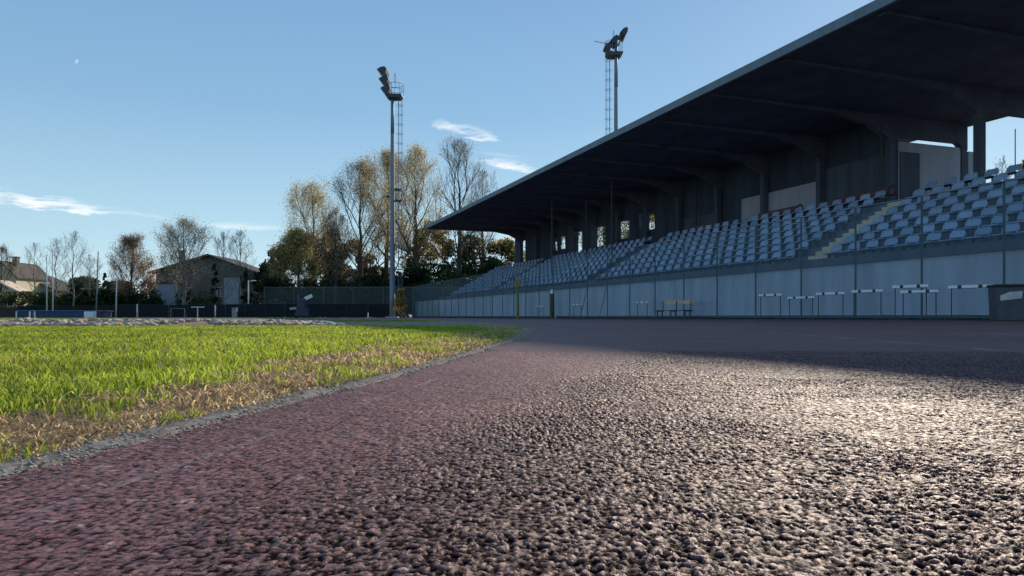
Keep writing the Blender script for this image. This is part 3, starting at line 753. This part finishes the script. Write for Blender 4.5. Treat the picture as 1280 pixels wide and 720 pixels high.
# ------------------------------------------------------------------ trees
def leafcloud(C, size, cols, parent, name='foliage', m=None):
    n = len(C); a = rng.normal(size=(n,3)); a /= np.linalg.norm(a, axis=1)[:, None]
    bq = rng.normal(size=(n,3)); bq -= a*(a*bq).sum(1)[:, None]; bq /= np.linalg.norm(bq, axis=1)[:, None]
    s = (size*(.6+.8*rng.random(n)))[:, None]
    V = np.stack((C-a*s*.5, C+bq*s*.32, C+a*s*.5, C-bq*s*.32), 1)
    Q = np.arange(n*4).reshape(n, 4); cc = np.repeat(cols[:, None, :], 4, 1).reshape(-1, 3)
    return np_mesh(name, V.reshape(-1, 3), Q, None, m or M_LEAF, col=cc, parent=parent)
def mixcol(pal, n, jit=.3):
    pal = np.array(pal); c = pal[rng.integers(0, len(pal), n)]; return c*(1-jit+2*jit*rng.random((n,1)))
def tree(label, px, Y, top, width, leaves, pal, bark=None, first=.22, up=.85, size=.16, name='deciduous_tree', dens_top=.3, base=0., lean=0., nprim=15, group=None, thick=1., nbs=(0,7,4,4)):
    """tapered trunk, rising limbs and fine twigs inside an egg-shaped outline; leaves hang among the twigs. top in photo rows, width in photo px"""
    h = H(top, Y)-base; rad = width/F*Y/2; rd = random.Random(int(px*7+top))
    root = thing(name, label, 'tree', (X(px, Y), Y, base), 0, group)
    tr = MB(); br = MB(); tips = []
    pts = [np.array([0,0,0.])]; npt = 9
    for i in range(1, npt+1):
        a = i/npt; pts.append(np.array([lean*a*h+rd.uniform(-.012,.012)*h*a**.5, rd.uniform(-.012,.012)*h, a*h*.90]))
    r0 = max(.12, h*.021)*thick
    rf = lambda a: r0*(1-a)**1.1+.02
    for i in range(npt): tr.tube(pts[i], pts[i+1], rf(i/npt), rf((i+1)/npt), n=7, cap=False)
    tr.tube(pts[0]-np.array([0,0,.3]), pts[0]+np.array([0,0,.35]), r0*1.5, r0, n=7)
    def at(a):
        f = a*npt; i = min(int(f), npt-1); return pts[i]+(pts[i+1]-pts[i])*(f-i)
    lob = [rd.uniform(.8,1.12) for _ in range(24)]
    def env(q):
        u = (q[2]/h-first*.8)/(1-first*.8)
        if u < 0 or u > 1: return 9.
        R_ = rad*(max(0, math.sin(math.pi*u**.85))**.55)*lob[int(((math.atan2(q[1], q[0])+math.pi)*1.27+u*5)*2) % 24]+.1
        return math.hypot(q[0]-lean*q[2], q[1])/R_
    def grow(p, d, l, r, lev):
        n = 4 if lev < 2 else 2; q = p.copy(); dd = d.copy(); nodes = [p]
        for i in range(n):
            dd = dd+np.array([rd.gauss(0,.10), rd.gauss(0,.10), rd.gauss(.11*up,.07)]); dd /= np.linalg.norm(dd)
            q2 = q+dd*l/n
            if env(q2) > 1.03 and i: break
            br.tube(q, q2, max(.007, r*(1-.8*i/n)), max(.006, r*(1-.8*(i+1)/n)), n=4 if lev < 2 else 3, cap=False); q = q2; nodes.append(q)
        tips.append(q)
        if lev >= 4: return
        m = len(nodes)-1
        nb = nbs[lev]
        for j in range(nb):
            a = (.2+.8*(j+rd.random())/nb)*m; k = min(int(a), m-1); s_ = nodes[k]+(nodes[k+1]-nodes[k])*(a-k)
            ax = np.array([rd.gauss(0,1), rd.gauss(0,1), rd.gauss(.35*up,.5)]); ax /= np.linalg.norm(ax)
            d2 = dd*.8+ax*.65; d2 /= np.linalg.norm(d2)
            grow(s_, d2, l*rd.uniform(.38,.58), max(.008, r*.42), lev+1)
        if lev > 1: tips.append((p+q)/2)
    for j in range(nprim):
        a = first+(.97-first)*(j+.5*rd.random())/nprim; s_ = at(min(a, .99)); ang = j*2.4+rd.uniform(-.4,.4)
        u = (a-first)/(1-first)
        el = R(36+up*30*u**.6)*rd.uniform(.85,1.15)
        d = np.array([math.cos(ang)*math.cos(el), math.sin(ang)*math.cos(el), math.sin(el)])
        l = min(rad*rd.uniform(.95,1.35)/max(.4, math.cos(el)), (h*1.02-s_[2])/max(.3, d[2]))
        grow(s_, d, max(l, h*.08), rf(a)*.42, 1)
    grow(at(.98), np.array([0,0,1.]), h*.12, .035, 1)
    tr.build('trunk', bark or M_BARK, root, smooth=True)
    br.build('branches', bark or M_BARK, root)
    if leaves:
        tp = np.array(tips); zz = tp[:,2]/h; wgt = 1-(1-dens_top)*np.clip((zz-.35)/.65, 0, 1)
        cl = vnoise(tp[:,0]+px, tp[:,2]+tp[:,1], rad*.5, 4); wgt *= np.clip((cl-.15)*2., .15, 1.2)
        wgt /= wgt.sum(); leaves = int(leaves*4.2); size = size*.72; idx = rng.choice(len(tp), leaves, p=wgt)
        C = tp[idx]+rng.normal(size=(leaves,3))*min(rad*.10, .45)
        leafcloud(C, size, mixcol(pal, leaves, .4), root)
    return root
def bush(label, px, Y, top, width, n, pal, size=.22, name='evergreen_tree', shape='round', base_y=None, cat='tree', depth=.7, group=None):
    h = H(top, Y); rad = width/F*Y/2
    root = thing(name, label, cat, (X(px, Y), Y, 0), 0, group)
    seed = px*1.7
    MB().tube((0,0,-.1),(0,0,h*.6),max(.08,h*.02),.04,n=7).build('trunk', M_BARK, root, smooth=True)
    # points in clumps filling a lumpy volume
    k = 34; u = rng.random((k,3))
    ang = u[:,0]*2*np.pi; zz = .06+.88*u[:,1]
    if shape == 'round': pr = np.sqrt(np.clip(1-(2*zz-.9)**2*.9, .05, 1))
    elif shape == 'cone': pr = (1.02-zz)**.75
    else: pr = np.clip(1.15-np.abs(2*zz-.8)**3, .1, 1)
    rr = pr*np.sqrt(u[:,2])*.9
    cc = np.stack((np.cos(ang)*rr*rad, np.sin(ang)*rr*rad*depth, zz*h), -1)
    cr = (.16+.16*rng.random(k))*min(rad, h)*(.6 if shape == 'column' else 1)+.1
    cr = np.maximum(cr, rad*.20); n = int(n*1.5)
    w = rng.choice(k, n); d = rng.normal(size=(n,3)); d /= np.linalg.norm(d, axis=1)[:, None]
    C = cc[w]+d*(cr[w]*(.35+.7*rng.random(n)**.6))[:, None]
    C[:,2] = np.where(C[:,2] < .05, rng.uniform(.05, h*.4, n), np.minimum(C[:,2], h*(.97+.05*rng.random(n))))
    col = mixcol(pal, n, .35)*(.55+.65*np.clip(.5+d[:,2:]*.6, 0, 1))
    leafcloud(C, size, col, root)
    return root
OCH = [(.50,.38,.15),(.42,.34,.15),(.32,.27,.14),(.54,.41,.18)]
DRY = [(.30,.25,.18),(.36,.30,.21),(.24,.21,.16),(.20,.16,.12)]
GRN = [(.030,.055,.022),(.045,.07,.028),(.022,.04,.018)]
OLV = [(.07,.085,.03),(.10,.10,.035),(.045,.06,.025)]
# right-hand group behind the end of the straight
tree('tall slender tree with sparse ochre leaves, leftmost of the tall trees', 392, 112, 228, 74, 4200, OCH, dens_top=.7, size=.20)
tree('tall many-branched tree with thin yellowing leaves and dark trunk, left of the floodlight mast', 450, 108, 201, 92, 5200, OCH+DRY, dens_top=.5, size=.2, nprim=18)
tree('tall thin-leaved tree directly behind the floodlight mast', 484, 116, 190, 82, 4600, OCH+DRY, dens_top=.5, size=.2, nprim=17)
tree('tall tree with yellow leaves low in its crown, just right of the floodlight mast', 520, 106, 183, 80, 4800, OCH+[(.42,.32,.10)], dens_top=.45, size=.2, nprim=17)
tree('tallest nearly leafless tree beside the tip of the grandstand roof', 574, 104, 172, 86, 1300, DRY, dens_top=.3, size=.17, nprim=18)
tree('bare tree half hidden by the slope of the grandstand roof', 603, 112, 212, 66, 700, DRY, size=.17)
tree('low tree with golden leaves in front of the dark evergreens', 372, 106, 292, 66, 6200, OCH+OCH+OLV, dens_top=.9, first=.12, size=.26)
tree('thin leafless tree with a dark trunk between the ochre tree and the evergreens', 420, 102, 262, 46, 700, DRY, size=.2)
bush('dark round evergreen tree, left part of the evergreen mass', 352, 113, 305, 58, 5200, GRN+OLV, .45)
bush('dark domed evergreen tree behind the ochre trees', 415, 116, 288, 66, 6500, GRN, .45)
bush('brownish green broad tree between the tall dark trunks', 440, 113, 300, 70, 5200, OLV+DRY, .4)
bush('low evergreen filling the gap left of the floodlight mast', 470, 118, 335, 70, 4200, GRN, .4)
bush('dark leafy tree below the tip of the roof', 538, 112, 270, 64, 5600, OLV+GRN+OCH, .4)
bush('dense olive tree under the far end of the roof', 585, 110, 296, 80, 6200, GRN+OLV, .4)
bush('dense dark tree seen under the roof, nearest the stand', 632, 108, 300, 80, 6200, GRN+OLV+OCH, .4)
bush('low dark hedge-like shrub behind the far wall', 560, 103, 338, 110, 5200, GRN, .3, name='shrub', cat='shrub')
bush('dark shrub at the foot of the evergreens, right of the white house', 335, 112, 340, 60, 4200, GRN, .35, name='shrub', cat='shrub')
bush('dark shrub below the golden low tree', 390, 107, 350, 90, 5000, GRN, .35, name='shrub', cat='shrub')
# seen through the back openings of the stand
for px, top, w, lab in ((505,348,60,'dark shrub behind the mast foot and the young yellow tree'),(455,345,60,'dark shrub between the dark trunks left of the mast'),(425,350,60,'dark shrub right of the equipment trolley, under the trees'),(530,330,70,'dark shrub under the tip of the roof'),(600,322,70,'dark shrub above the far seats'),(350,348,50,'dark shrub at the left foot of the evergreen mass')):
    bush(lab, px, 104, top, w*1.3, 4200, GRN, .42, name='shrub', cat='shrub')
for px, top, w, lab in ((690,262,70,'yellow-green tree seen through the far openings of the grandstand'),(755,245,80,'leafy tree seen through the middle openings of the grandstand'),(806,255,60,'pale leafy tree seen through the last pair of openings')):
    tree(lab, px, 92, top, w, 3600, OCH+OLV, size=.25, dens_top=.9)
# left side
tree('upright tree with greyish brown leaves in front of the gabled house', 230, 96, 273, 66, 2600, DRY+[(.42,.36,.24)], dens_top=.8, size=.15, nprim=22, first=.12, bark=M_BARKP)
tree('thin bare tree, left one of the pair before the house gable', 279, 95, 290, 40, 120, DRY, size=.15, bark=M_BARKP, thick=.7, nbs=(0,6,3,3))
tree('thin bare tree, right one of the pair before the house gable', 300, 97, 287, 44, 140, DRY, size=.15, bark=M_BARKP, thick=.7, nbs=(0,6,3,3))
t_ = tree('oval reddish brown tree with a patch of orange leaves', 165, 100, 294, 50, 4200, [(.24,.15,.11),(.20,.15,.11),(.26,.18,.13)], dens_top=.9, size=.16, nprim=22, first=.10)
C = rng.normal(size=(900,3))*np.array([.6,.7,.95])+np.array([1.9,-.4,H(335,100)]); leafcloud(C, .17, mixcol([(.36,.21,.07),(.30,.17,.06)], 900), t_, 'orange_foliage')
tree('bare forked tree, leftmost of the leafless group', 43, 105, 303, 34, 60, DRY, size=.14, bark=M_BARKP, thick=.55, nbs=(0,5,3,2))
tree('bare tree between the two white poles', 70, 100, 297, 34, 60, DRY, size=.14, bark=M_BARKP, thick=.55, nbs=(0,5,3,2))
tree('tallest bare tree of the leafless group on the left', 92, 98, 288, 48, 90, DRY, size=.14, bark=M_BARKP, thick=.55, nbs=(0,5,3,2))
tree('small bare tree right of the leafless group', 112, 100, 318, 34, 60, DRY, size=.14, bark=M_BARKP, thick=.55, nbs=(0,5,3,2))
tree('thin brown tree at the left edge of the photo', 2, 108, 308, 40, 500, DRY, size=.16)
bush('dark rounded shrub tree right of the white poles', 108, 106, 346, 52, 4200, GRN+OLV, .32)
bush('dark hedge below the small houses', 48, 103, 365, 100, 5200, GRN+OLV, .28, name='hedge', cat='hedge')
bush('dark hedge behind the white poles', 90, 101, 366, 60, 3200, GRN, .28, name='hedge', cat='hedge')
bush('low dark hedge directly behind the short pale post', 168, 101, 364, 44, 5200, GRN, .34, name='hedge', cat='hedge')
bush('dark dense hedge between the leaning pole and the white poles', 122, 102, 362, 70, 8000, GRN, .38, name='hedge', cat='hedge')
bush('dark hedge under the reddish brown tree', 160, 104, 352, 84, 8600, GRN, .3, name='hedge', cat='hedge')
bush('tall narrow dark cypress left of the reddish brown tree', 131, 108, 339, 9, 900, GRN, .22, name='cypress', shape='column')
bush('dark cypress at the right corner of the gabled house', 307, 97, 328, 14, 1600, GRN, .24, name='cypress', shape='column')
bush('dark cypress rising in front of the house gable', 268, 94, 326, 10, 1300, GRN, .22, name='cypress', shape='column')
bush('ivy-green shrub in the garden before the house', 250, 99, 362, 60, 2600, GRN+OLV, .26, name='shrub', cat='shrub')
bush('low brownish shrub at the foot of the pale house wall', 325, 100, 366, 60, 3200, GRN+DRY, .26, name='shrub', cat='shrub')
yb = bush('small cone-shaped bush with yellow leaves at the foot of the floodlight mast', 501, 72, 361, 20, 1500, [(.40,.34,.14),(.34,.26,.08),(.45,.30,.05)], .13, name='young_tree', shape='cone')
bush('tree crown showing above the rear deck at the right edge of the photo', 1282, 75, 182, 30, 2600, OLV+DRY, .3, name='garden_tree')
tree('bare treetop showing behind the opening by the rear column', 1252, 80, 196, 34, 200, DRY, size=.2)

# ------------------------------------------------------------------ houses
def window(parent, x, y, z, w, h, nx=0):
    f = MB(); f.box(x-w/2-.06,x+w/2+.06,y-.05,y-.003,z-.06,z); f.box(x-w/2-.06,x+w/2+.06,y-.05,y-.003,z+h,z+h+.06)
    f.box(x-w/2-.06,x-w/2,y-.05,y-.003,z+.001,z+h-.001); f.box(x+w/2,x+w/2+.06,y-.05,y-.003,z+.001,z+h-.001); f.box(x-.02,x+.02,y-.045,y-.006,z+.002,z+h-.002)
    o = f.build('window', M_WHITE, parent)
    MB().box(x-w/2+.002,x+w/2-.002,y-.02,y-.005,z+.002,z+h-.002).build('pane', M_GLASS, o)
def house(label, px, Y, w_px, eave_y, peak_y, wallm, roofm, wins, peak=.5, rz=0., depth=8., chimney=None, over=.5, name='house', door=None, lr=0):
    w = w_px/F*Y; he = H(eave_y, Y); hp = H(peak_y, Y); xp = -w/2+peak*w
    root = thing(name, label, 'house', (X(px, Y), Y, 0), rz)
    MB().prism([(-w/2,-.1),(w/2,-.1),(w/2,he),(xp,hp),(-w/2,he)], 0, depth).build('wall', wallm, root)
    th_ = .22
    r = MB(); sl = (hp-he)/(xp+w/2); sr = (hp-he)/(w/2-xp)
    r.prism([(-w/2-over,he-sl*over+.01),(xp,hp+.01),(w/2+over,he-sr*over+.01),(w/2+over,he-sr*over+th_),(xp,hp+th_+.05),(-w/2-over,he-sl*over+th_)], -over, depth+over)
    rf = r.build('roof', roofm, root)
    if chimney is not None:
        for cx in chimney:
            MB().box(cx-.35,cx+.35,2,2.7,hp-1.4,hp+.9).box(cx-.45,cx+.45,1.9,2.8,hp+.902,hp+1.05).build('chimney', M_CHIM, rf)
    for (wx, wz, ww, wh) in wins: window(root, wx, 0, wz, ww, wh)
    if door: MB().box(door-.5,door+.5,-.06,-.003,0,2.1).build('door', mat('door_wood', (.10,.06,.035), .6), root)
    return root
M_ROOF = mat('roof_tiles', (.055,.045,.042), .9, var=.3, scale=8, bump=.6)
M_TERRA = mat('terracotta_tiles', (.085,.068,.06), .9, var=.3, scale=8, bump=.6)
M_CHIM = mat('chimney_render', (.14,.11,.09), .9)
M_HW = mat('white_render', (.36,.38,.42), .85, var=.1)
M_HY = mat('yellow_render', (.58,.50,.36), .85, var=.12)
M_HB = mat('brown_render', (.14,.12,.11), .9, var=.2)
hs = house('large house with a low dark gable roof and grey-brown upper wall', 256, 112, 122, 340, 320, M_HB, M_ROOF, [(-4.9,3.3,1.1,1.2),(-2.5,3.3,1.,1.2),(2.4,3.2,1.0,1.3),(5.0,3.2,1.0,1.3),(5.,.9,1.,1.3)], peak=.55, depth=10, chimney=[-4.5], over=.9, door=1.)
MB().box(-7.3,-3.4,-2.4,-.06,-.1,5.05).build('side_wing', M_HW, hs)
MB().box(3.0,5.6,-.25,-.055,-.1,6.0).build('pale_facade', M_HW, hs)
MB().box(-7.5,-3.2,-2.6,.0,5.052,5.2).build('porch_roof', M_ROOF, hs)
house('yellow house with terracotta porch roof at the left edge of the photo', 2, 112, 36, 345, 328, M_HY, M_TERRA, [(-1.4,4.2,.8,1.2),(.6,4.2,.8,1.2),(.3,1.2,1.,1.3)], peak=.5, chimney=[0.6], over=.4, door=-1.1)
house('small cream house with a dark sloping roof behind the leafless group', 42, 118, 48, 362, 344, mat('cream_render', (.26,.24,.21), .85), M_ROOF, [(-1.4,2.6,.8,1.1),(.6,2.6,.8,1.1),(2.1,2.6,.6,1.1)], peak=.15, over=.4)
po = MB(); po.prism([(-2.4,H(352,108)),(2.3,H(372,108)),(2.3,H(372,108)+.2),(-2.4,H(352,108)+.2)], -1.5, 1.5)
pr_ = thing('garden_canopy', 'sunlit pale slanting canopy beside the yellow house', 'canopy', (X(24,108),108,0))
po.build('canopy_roof', mat('canopy_sheet', (.66,.52,.42), .8), pr_)
for s in (-2.2,2.1): MB().tube((s,-1.3,0),(s,-1.3,H(372 if s > 0 else 352,108)),.06).build('post', M_WHITE, pr_)

# ------------------------------------------------------------------ dark screened fence round the end of the field
M_SCR = mat('dark_screen', (.006,.010,.014), .95, var=.3, scale=.6)
M_SCRB = mat('brown_screen', (.05,.035,.032), .95, var=.3, scale=.6)
def screen_fence(label, x0px, x1px, Y0, Y1, top, m):
    a = np.array((X(x0px,Y0), Y0)); c = np.array((X(x1px,Y1), Y1)); l = np.linalg.norm(c-a); ang = math.atan2(c[1]-a[1], c[0]-a[0])
    root = thing('screen_fence', label, 'fence', (a[0],a[1],0), ang)
    h = H(top, (Y0+Y1)/2)
    b = MB(); n = int(l/2.4)
    for i in range(n):
        b.box(i*l/n+.03,(i+1)*l/n-.03,-.01+.012*math.sin(i*2.1),.01+.012*math.sin(i*2.1),.05,h-.05+.04*math.sin(i*5.7))
    b.build('screen', m, root)
    for i in range(0, n+1, 2): MB().tube((i*l/n,.05,0),(i*l/n,.05,h+.1),.035,n=6).build('post', M_DARK, root)
    MB().tube((0,.05,h),(l,.05,h),.02,n=5).build('top_rail', M_DARK, root)
screen_fence('brownish screened fence at the far left end of the field', -90, 22, 90, 89, 383, M_SCRB)
screen_fence('black screened fence behind the landing mats', 22, 142, 89, 88, 382, M_SCR)
screen_fence('long black screened fence from the pale pole to the floodlight mast', 142, 487, 88, 80, 380, M_SCR)
# taller mesh fence behind it
mf = thing('ball_stop_fence', 'tall thin mesh fence behind the black screen, under the trees', 'fence', (X(330,99),99,0), -.02)
l = X(640,99)-X(330,99)
M_MESH2 = mesh_mat('ball_stop_mesh', (.10,.12,.12), .12, .018)
M_MESH2.node_tree.nodes
b = MB(); b.v = [(0,0,.05),(0,l,.05),(0,l,4.),(0,0,4.)]; b.f = [(0,1,2,3)]; o = b.build('mesh', M_MESH2, mf); o.rotation_euler = (0,0,-math.pi/2)
for x_ in np.arange(0, l, 4): MB().tube((x_,.05,0),(x_,.05,4.1),.04,n=6).build('post', M_STEEL, mf)
MB().tube((0,.05,4.05),(l,.05,4.05),.03,n=5).build('top_rail', M_STEEL, mf)

# ------------------------------------------------------------------ poles and field equipment
def pole(label, px, Y, top, r, m, lean=0., name='pole', top_part=None, base=0.):
    h = H(top, Y); o = thing(name, label, 'pole', (X(px, Y), Y, 0))
    MB().tube((0,0,-.05),(lean*h,0,h),r,r*.65,n=9).build('shaft', m, o, smooth=True)
    if top_part == 'lamp':
        MB().tube((lean*h,0,h-.25),(lean*h+.5,0,h-.1),.03).build('arm', m, o)
        MB().box(lean*h+.3,lean*h+.85,-.12,.12,h-.14,h-.02).build('lamp_head', M_WHITE, o, .02)
    if top_part == 'cap': MB().tube((lean*h,0,h),(lean*h,0,h+.18),r*.9,r*.2,n=9).build('cap', m, o)
    return o
PW = mat('pale_pole', (.62,.62,.60), .6, var=.1)
pole('slim white pole, left one of the close pair', 58.5, 84, 322, .075, PW, .0, top_part='cap')
pole('slim white pole, right one of the close pair', 66, 85, 318, .075, PW, .0, top_part='cap')
pole('tall dark-topped pole leaning slightly right', 120, 80, 316, .085, mat('dark_pole', (.22,.23,.23), .6), .035, top_part='cap')
pole('pale leaning pole left of the reddish brown tree', 145, 82, 349, .08, PW, .02, top_part='cap')
pole('short pale post by the black fence', 171.5, 80, 382, .09, PW, top_part='cap')
pole('white-lit lamp pole right of the gabled house', 310.5, 84, 350, .085, PW, .0, name='lamp_pole', top_part='lamp')
pole('short grey post in front of the black fence near the house', 269, 80, 383, .08, PW, top_part='cap')
pole('thin mast seen through the rear opening at the right', 1269, 70, 163, .07, M_DARK, top_part='cap', name='mast')
fr = thing('exercise_frame', 'low grey T-shaped frame in front of the black fence', 'frame', (X(247,80),80,0))
MB().tube((0,0,0),(0,0,1.1),.06).build('post', PW, fr); MB().box(-.7,.7,-.05,.05,1.102,1.2).build('crossbar', PW, fr)
fr = thing('small_goal', 'small faint purple-grey goal frame by the black fence', 'goal', (X(222,80),80,0))
b = MB(); b.path([(-.75,0,0),(-.75,0,1.),(.75,0,1.),(.75,0,0)], .04); b.path([(-.75,0,1.),(-.75,.7,0),(.75,.7,0),(.75,0,1.)], .03); b.build('frame', mat('purple_grey', (.2,.17,.2), .6), fr)
fr = thing('white_box', 'small pale cabinet in front of the black fence, near the lamp pole', 'cabinet', (X(293.5,82),82,0))
MB().box(-.25,.25,-.2,.2,0,1.05).build('body', mat('pale_cabinet', (.3,.31,.32), .7), fr, .02); MB().box(-.3,.3,-.25,.25,1.052,1.12).build('lid', mat('cab_lid', (.22,.22,.23), .7), fr)
# landing mats
def landing_mat(label, px0, px1, Y, top):
    w = X(px1,Y)-X(px0,Y); h = H(top,Y)
    r = thing('landing_mat', label, 'landing mat', ((X(px0,Y)+X(px1,Y))/2, Y, 0), 0)
    MB().box(-w/2+.1,w/2-.1,.06,3.2,.04,h-.1).build('cushion', mat('navy_vinyl', (.02,.04,.12), .5), r, .05)
    MB().box(-w/2,w/2,-.02,3.3,h-.098,h).build('top_cover', mat('mat_cover', (.10,.14,.26), .6), r, .03)
    for s in (-1, 1): MB().box(s*(w/2-.06)-.06,s*(w/2-.06)+.06,-.06,.055,0,h-.1).build('side_trim', M_WHITE, r)
    return r
landing_mat('small navy landing mat with white edges, at the left', 20, 38, 76, 388)
lm = landing_mat('long low navy landing mat with a pale top edge and white right end', 43, 120, 74, 388)
MB().box(2.15,3.0,-.5,-.08,0,.62).build('white_block', M_WHITE, lm, .03)
# trolley
tr = thing('equipment_trolley', 'dark blue upright equipment trolley with two pale plates before the black fence', 'trolley', (X(378,46),46,0), R(8))
MT = mat('navy_paint', (.025,.035,.07), .5)
b = MB(); 
for s in (-.28,.28):
    b.tube((s,0,.15),(s,.1,1.55),.035); 
for z in (.4,.8,1.2,1.5): b.tube((-.28,.02+z*.06,z),(.28,.02+z*.06,z),.028)
b.build('frame', MT, tr)
MB().box(-.36,.36,-.32,.12,.14,.62).build('body', MT, tr, .03)
MB().box(-.26,.2,-.2,.05,.622,1.25).build('tank', MT, tr, .04)
for s in (-1, 1): MB().tube((s*.38-.04,-.1,.17),(s*.38+.04,-.1,.17),.17,n=14).build('wheel', M_BLACK, tr)
o = MB().box(-.26,.26,-.02,.02,-.12,.10).build('plate', M_WHITE, tr, .01); o.location = (.36,-.05,1.32); o.rotation_euler = (0,R(-25),0)
o = MB().box(-.2,.2,-.02,.02,-.07,.07).build('plate', mat('dull_plate', (.4,.4,.38), .7), tr, .01); o.location = (-.55,-.1,.62); o.rotation_euler = (0,R(-6),0)
MB().tube((-.3,-.1,.5),(-.55,-.08,.62),.02).build('arm', MT, tr)
# pale sheet on the ground
sh = MB(); n = 12; pts = []
for i in range(n):
    for j in range(4):
        sh.v.append((-.26+.5*i/(n-1), -.55+.36*j, .022+.012*math.sin(i*1.3+j)+.008*math.cos(j*2+i)))
for i in range(n-1):
    for j in range(3): a = i*4+j; sh.f.append((a, a+4, a+5, a+1))
o = sh.build('plastic_sheet', mat('pale_sheet', (.62,.62,.64), .35), None, smooth=True); o.location = (X(388,9.2),9.2,.01)
tag(o, 'crumpled pale plastic sheet lying on the bare soil strip', 'sheet')

# ------------------------------------------------------------------ sky, sun, camera
SUN = np.array([.595, 1., .508]); SUN /= np.linalg.norm(SUN)
el = math.asin(SUN[2]); az = math.atan2(SUN[0], SUN[1])
w = bpy.data.worlds.new('World'); scn.world = w; w.use_nodes = True
N = w.node_tree.nodes; L = w.node_tree.links; bg = N['Background']
sky = N.new('ShaderNodeTexSky'); sky.sky_type = 'NISHITA'; sky.sun_disc = False
sky.sun_elevation = el; sky.sun_rotation = az; sky.altitude = 100; sky.air_density = 1.0; sky.dust_density = .25; sky.ozone_density = 3.0
tc = N.new('ShaderNodeTexCoord'); sp = N.new('ShaderNodeSeparateXYZ'); L.new(tc.outputs['Generated'], sp.inputs[0])
def mt(op, a, c=0., clamp=False):
    x = N.new('ShaderNodeMath'); x.operation = op; x.use_clamp = clamp
    for i, v in enumerate((a, c)):
        if isinstance(v, (int, float)): x.inputs[i].default_value = v
        else: L.new(v, x.inputs[i])
    return x.outputs[0]
# direction as azimuth / elevation tangents
azn = mt('ARCTAN2', sp.outputs[0], sp.outputs[1]); eln = mt('ARCSINE', sp.outputs[2])
cmb = N.new('ShaderNodeCombineXYZ'); L.new(azn, cmb.inputs[0]); L.new(eln, cmb.inputs[1])
mp = N.new('ShaderNodeMapping'); mp.inputs['Scale'].default_value = (14, 75, 1); mp.inputs['Rotation'].default_value = (0,0,R(6)); L.new(cmb.outputs[0], mp.inputs['Vector'])
nz = N.new('ShaderNodeTexNoise'); nz.inputs['Scale'].default_value = 1.3; nz.inputs['Detail'].default_value = 7; nz.inputs['Roughness'].default_value = .6; L.new(mp.outputs[0], nz.inputs['Vector'])
tot = None
def ang(px, py):
    v = np.array([(px-640)/F, 1., (HZ-py)/F]); v /= np.linalg.norm(v); return math.atan2(v[0], v[1]), math.asin(v[2])
for (x0, y0, x1, y1, thick, amt) in ((-60,238,150,265,.0085,1.0),(120,262,212,272,.0045,.5),(245,279,360,286,.0050,.65),(540,152,628,176,.0075,.95),(592,200,672,212,.0075,.9),(600,190,668,200,.003,.5),(94,80,96,73,.0018,.6)):
    a0, e0 = ang(x0, y0); a1, e1 = ang(x1, y1); la = math.hypot(a1-a0, e1-e0); ca = (a1-a0)/la; sa = (e1-e0)/la
    u = mt('ADD', mt('MULTIPLY', mt('SUBTRACT', azn, (a0+a1)/2), ca), mt('MULTIPLY', mt('SUBTRACT', eln, (e0+e1)/2), sa))
    v = mt('SUBTRACT', mt('MULTIPLY', mt('SUBTRACT', eln, (e0+e1)/2), ca), mt('MULTIPLY', mt('SUBTRACT', azn, (a0+a1)/2), sa))
    v = mt('ADD', v, mt('MULTIPLY', mt('SUBTRACT', nz.outputs['Fac'], .5), thick*5.))
    uu = mt('POWER', mt('ABSOLUTE', mt('DIVIDE', u, la/2)), 2.5); vv = mt('POWER', mt('ABSOLUTE', mt('DIVIDE', v, thick)), 2.)
    f = mt('SUBTRACT', 1.1, mt('ADD', uu, vv), True)
    f = mt('MULTIPLY', f, mt('MULTIPLY', mt('SUBTRACT', nz.outputs['Fac'], .36), 4.2*amt, True), True)
    f = mt('MULTIPLY', f, amt)
    tot = f if tot is None else mt('MAXIMUM', tot, f)
mx = N.new('ShaderNodeMix'); mx.data_type = 'RGBA'; L.new(mt('MULTIPLY', tot, .9), mx.inputs[0])
# soften the glare round the sun and lift the horizon towards pale cyan
gr = N.new('ShaderNodeValToRGB'); e = gr.color_ramp.elements
e[0].position = .0; e[0].color = (.50,.67,.74,1); e[1].position = .45; e[1].color = (.145,.29,.50,1)
q = e.new(.12); q.color = (.36,.55,.66,1); q = e.new(.26); q.color = (.215,.39,.57,1)
L.new(mt('MAXIMUM', sp.outputs[2], 0.), gr.inputs['Fac'])
sc = N.new('ShaderNodeVectorMath'); sc.operation = 'SCALE'; sc.inputs['Scale'].default_value = 10.; L.new(gr.outputs['Color'], sc.inputs[0])
m0 = N.new('ShaderNodeMix'); m0.data_type = 'RGBA'; m0.inputs[0].default_value = .80
L.new(sky.outputs[0], m0.inputs[6]); L.new(sc.outputs[0], m0.inputs[7]); L.new(m0.outputs[2], mx.inputs[6]); mx.inputs[7].default_value = (8.6,8.7,8.8,1)
L.new(mx.outputs[2], bg.inputs['Color']); bg.inputs['Strength'].default_value = .13

ld = bpy.data.lights.new('sun', 'SUN'); ld.energy = 5.0; ld.angle = R(.5); ld.color = (1., .86, .70)
lo = bpy.data.objects.new('sun', ld); COL.objects.link(lo)
from mathutils import Vector
lo.rotation_euler = Vector(SUN).to_track_quat('Z', 'Y').to_euler()

cd = bpy.data.cameras.new('camera'); cam = bpy.data.objects.new('camera', cd); COL.objects.link(cam)
cam.location = (0, 0, CAMH); cam.rotation_euler = (R(90), 0, 0)
cd.sensor_width = 36; cd.lens = 36*F/1280; cd.shift_y = (HZ-360)/1280; cd.clip_start = .02; cd.clip_end = 3000
scn.camera = cam
scn.view_settings.view_transform = 'Standard'; scn.view_settings.look = 'None'; scn.view_settings.exposure = 0
scn.render.engine = 'CYCLES'; scn.cycles.max_bounces = 8; scn.cycles.transparent_max_bounces = 16
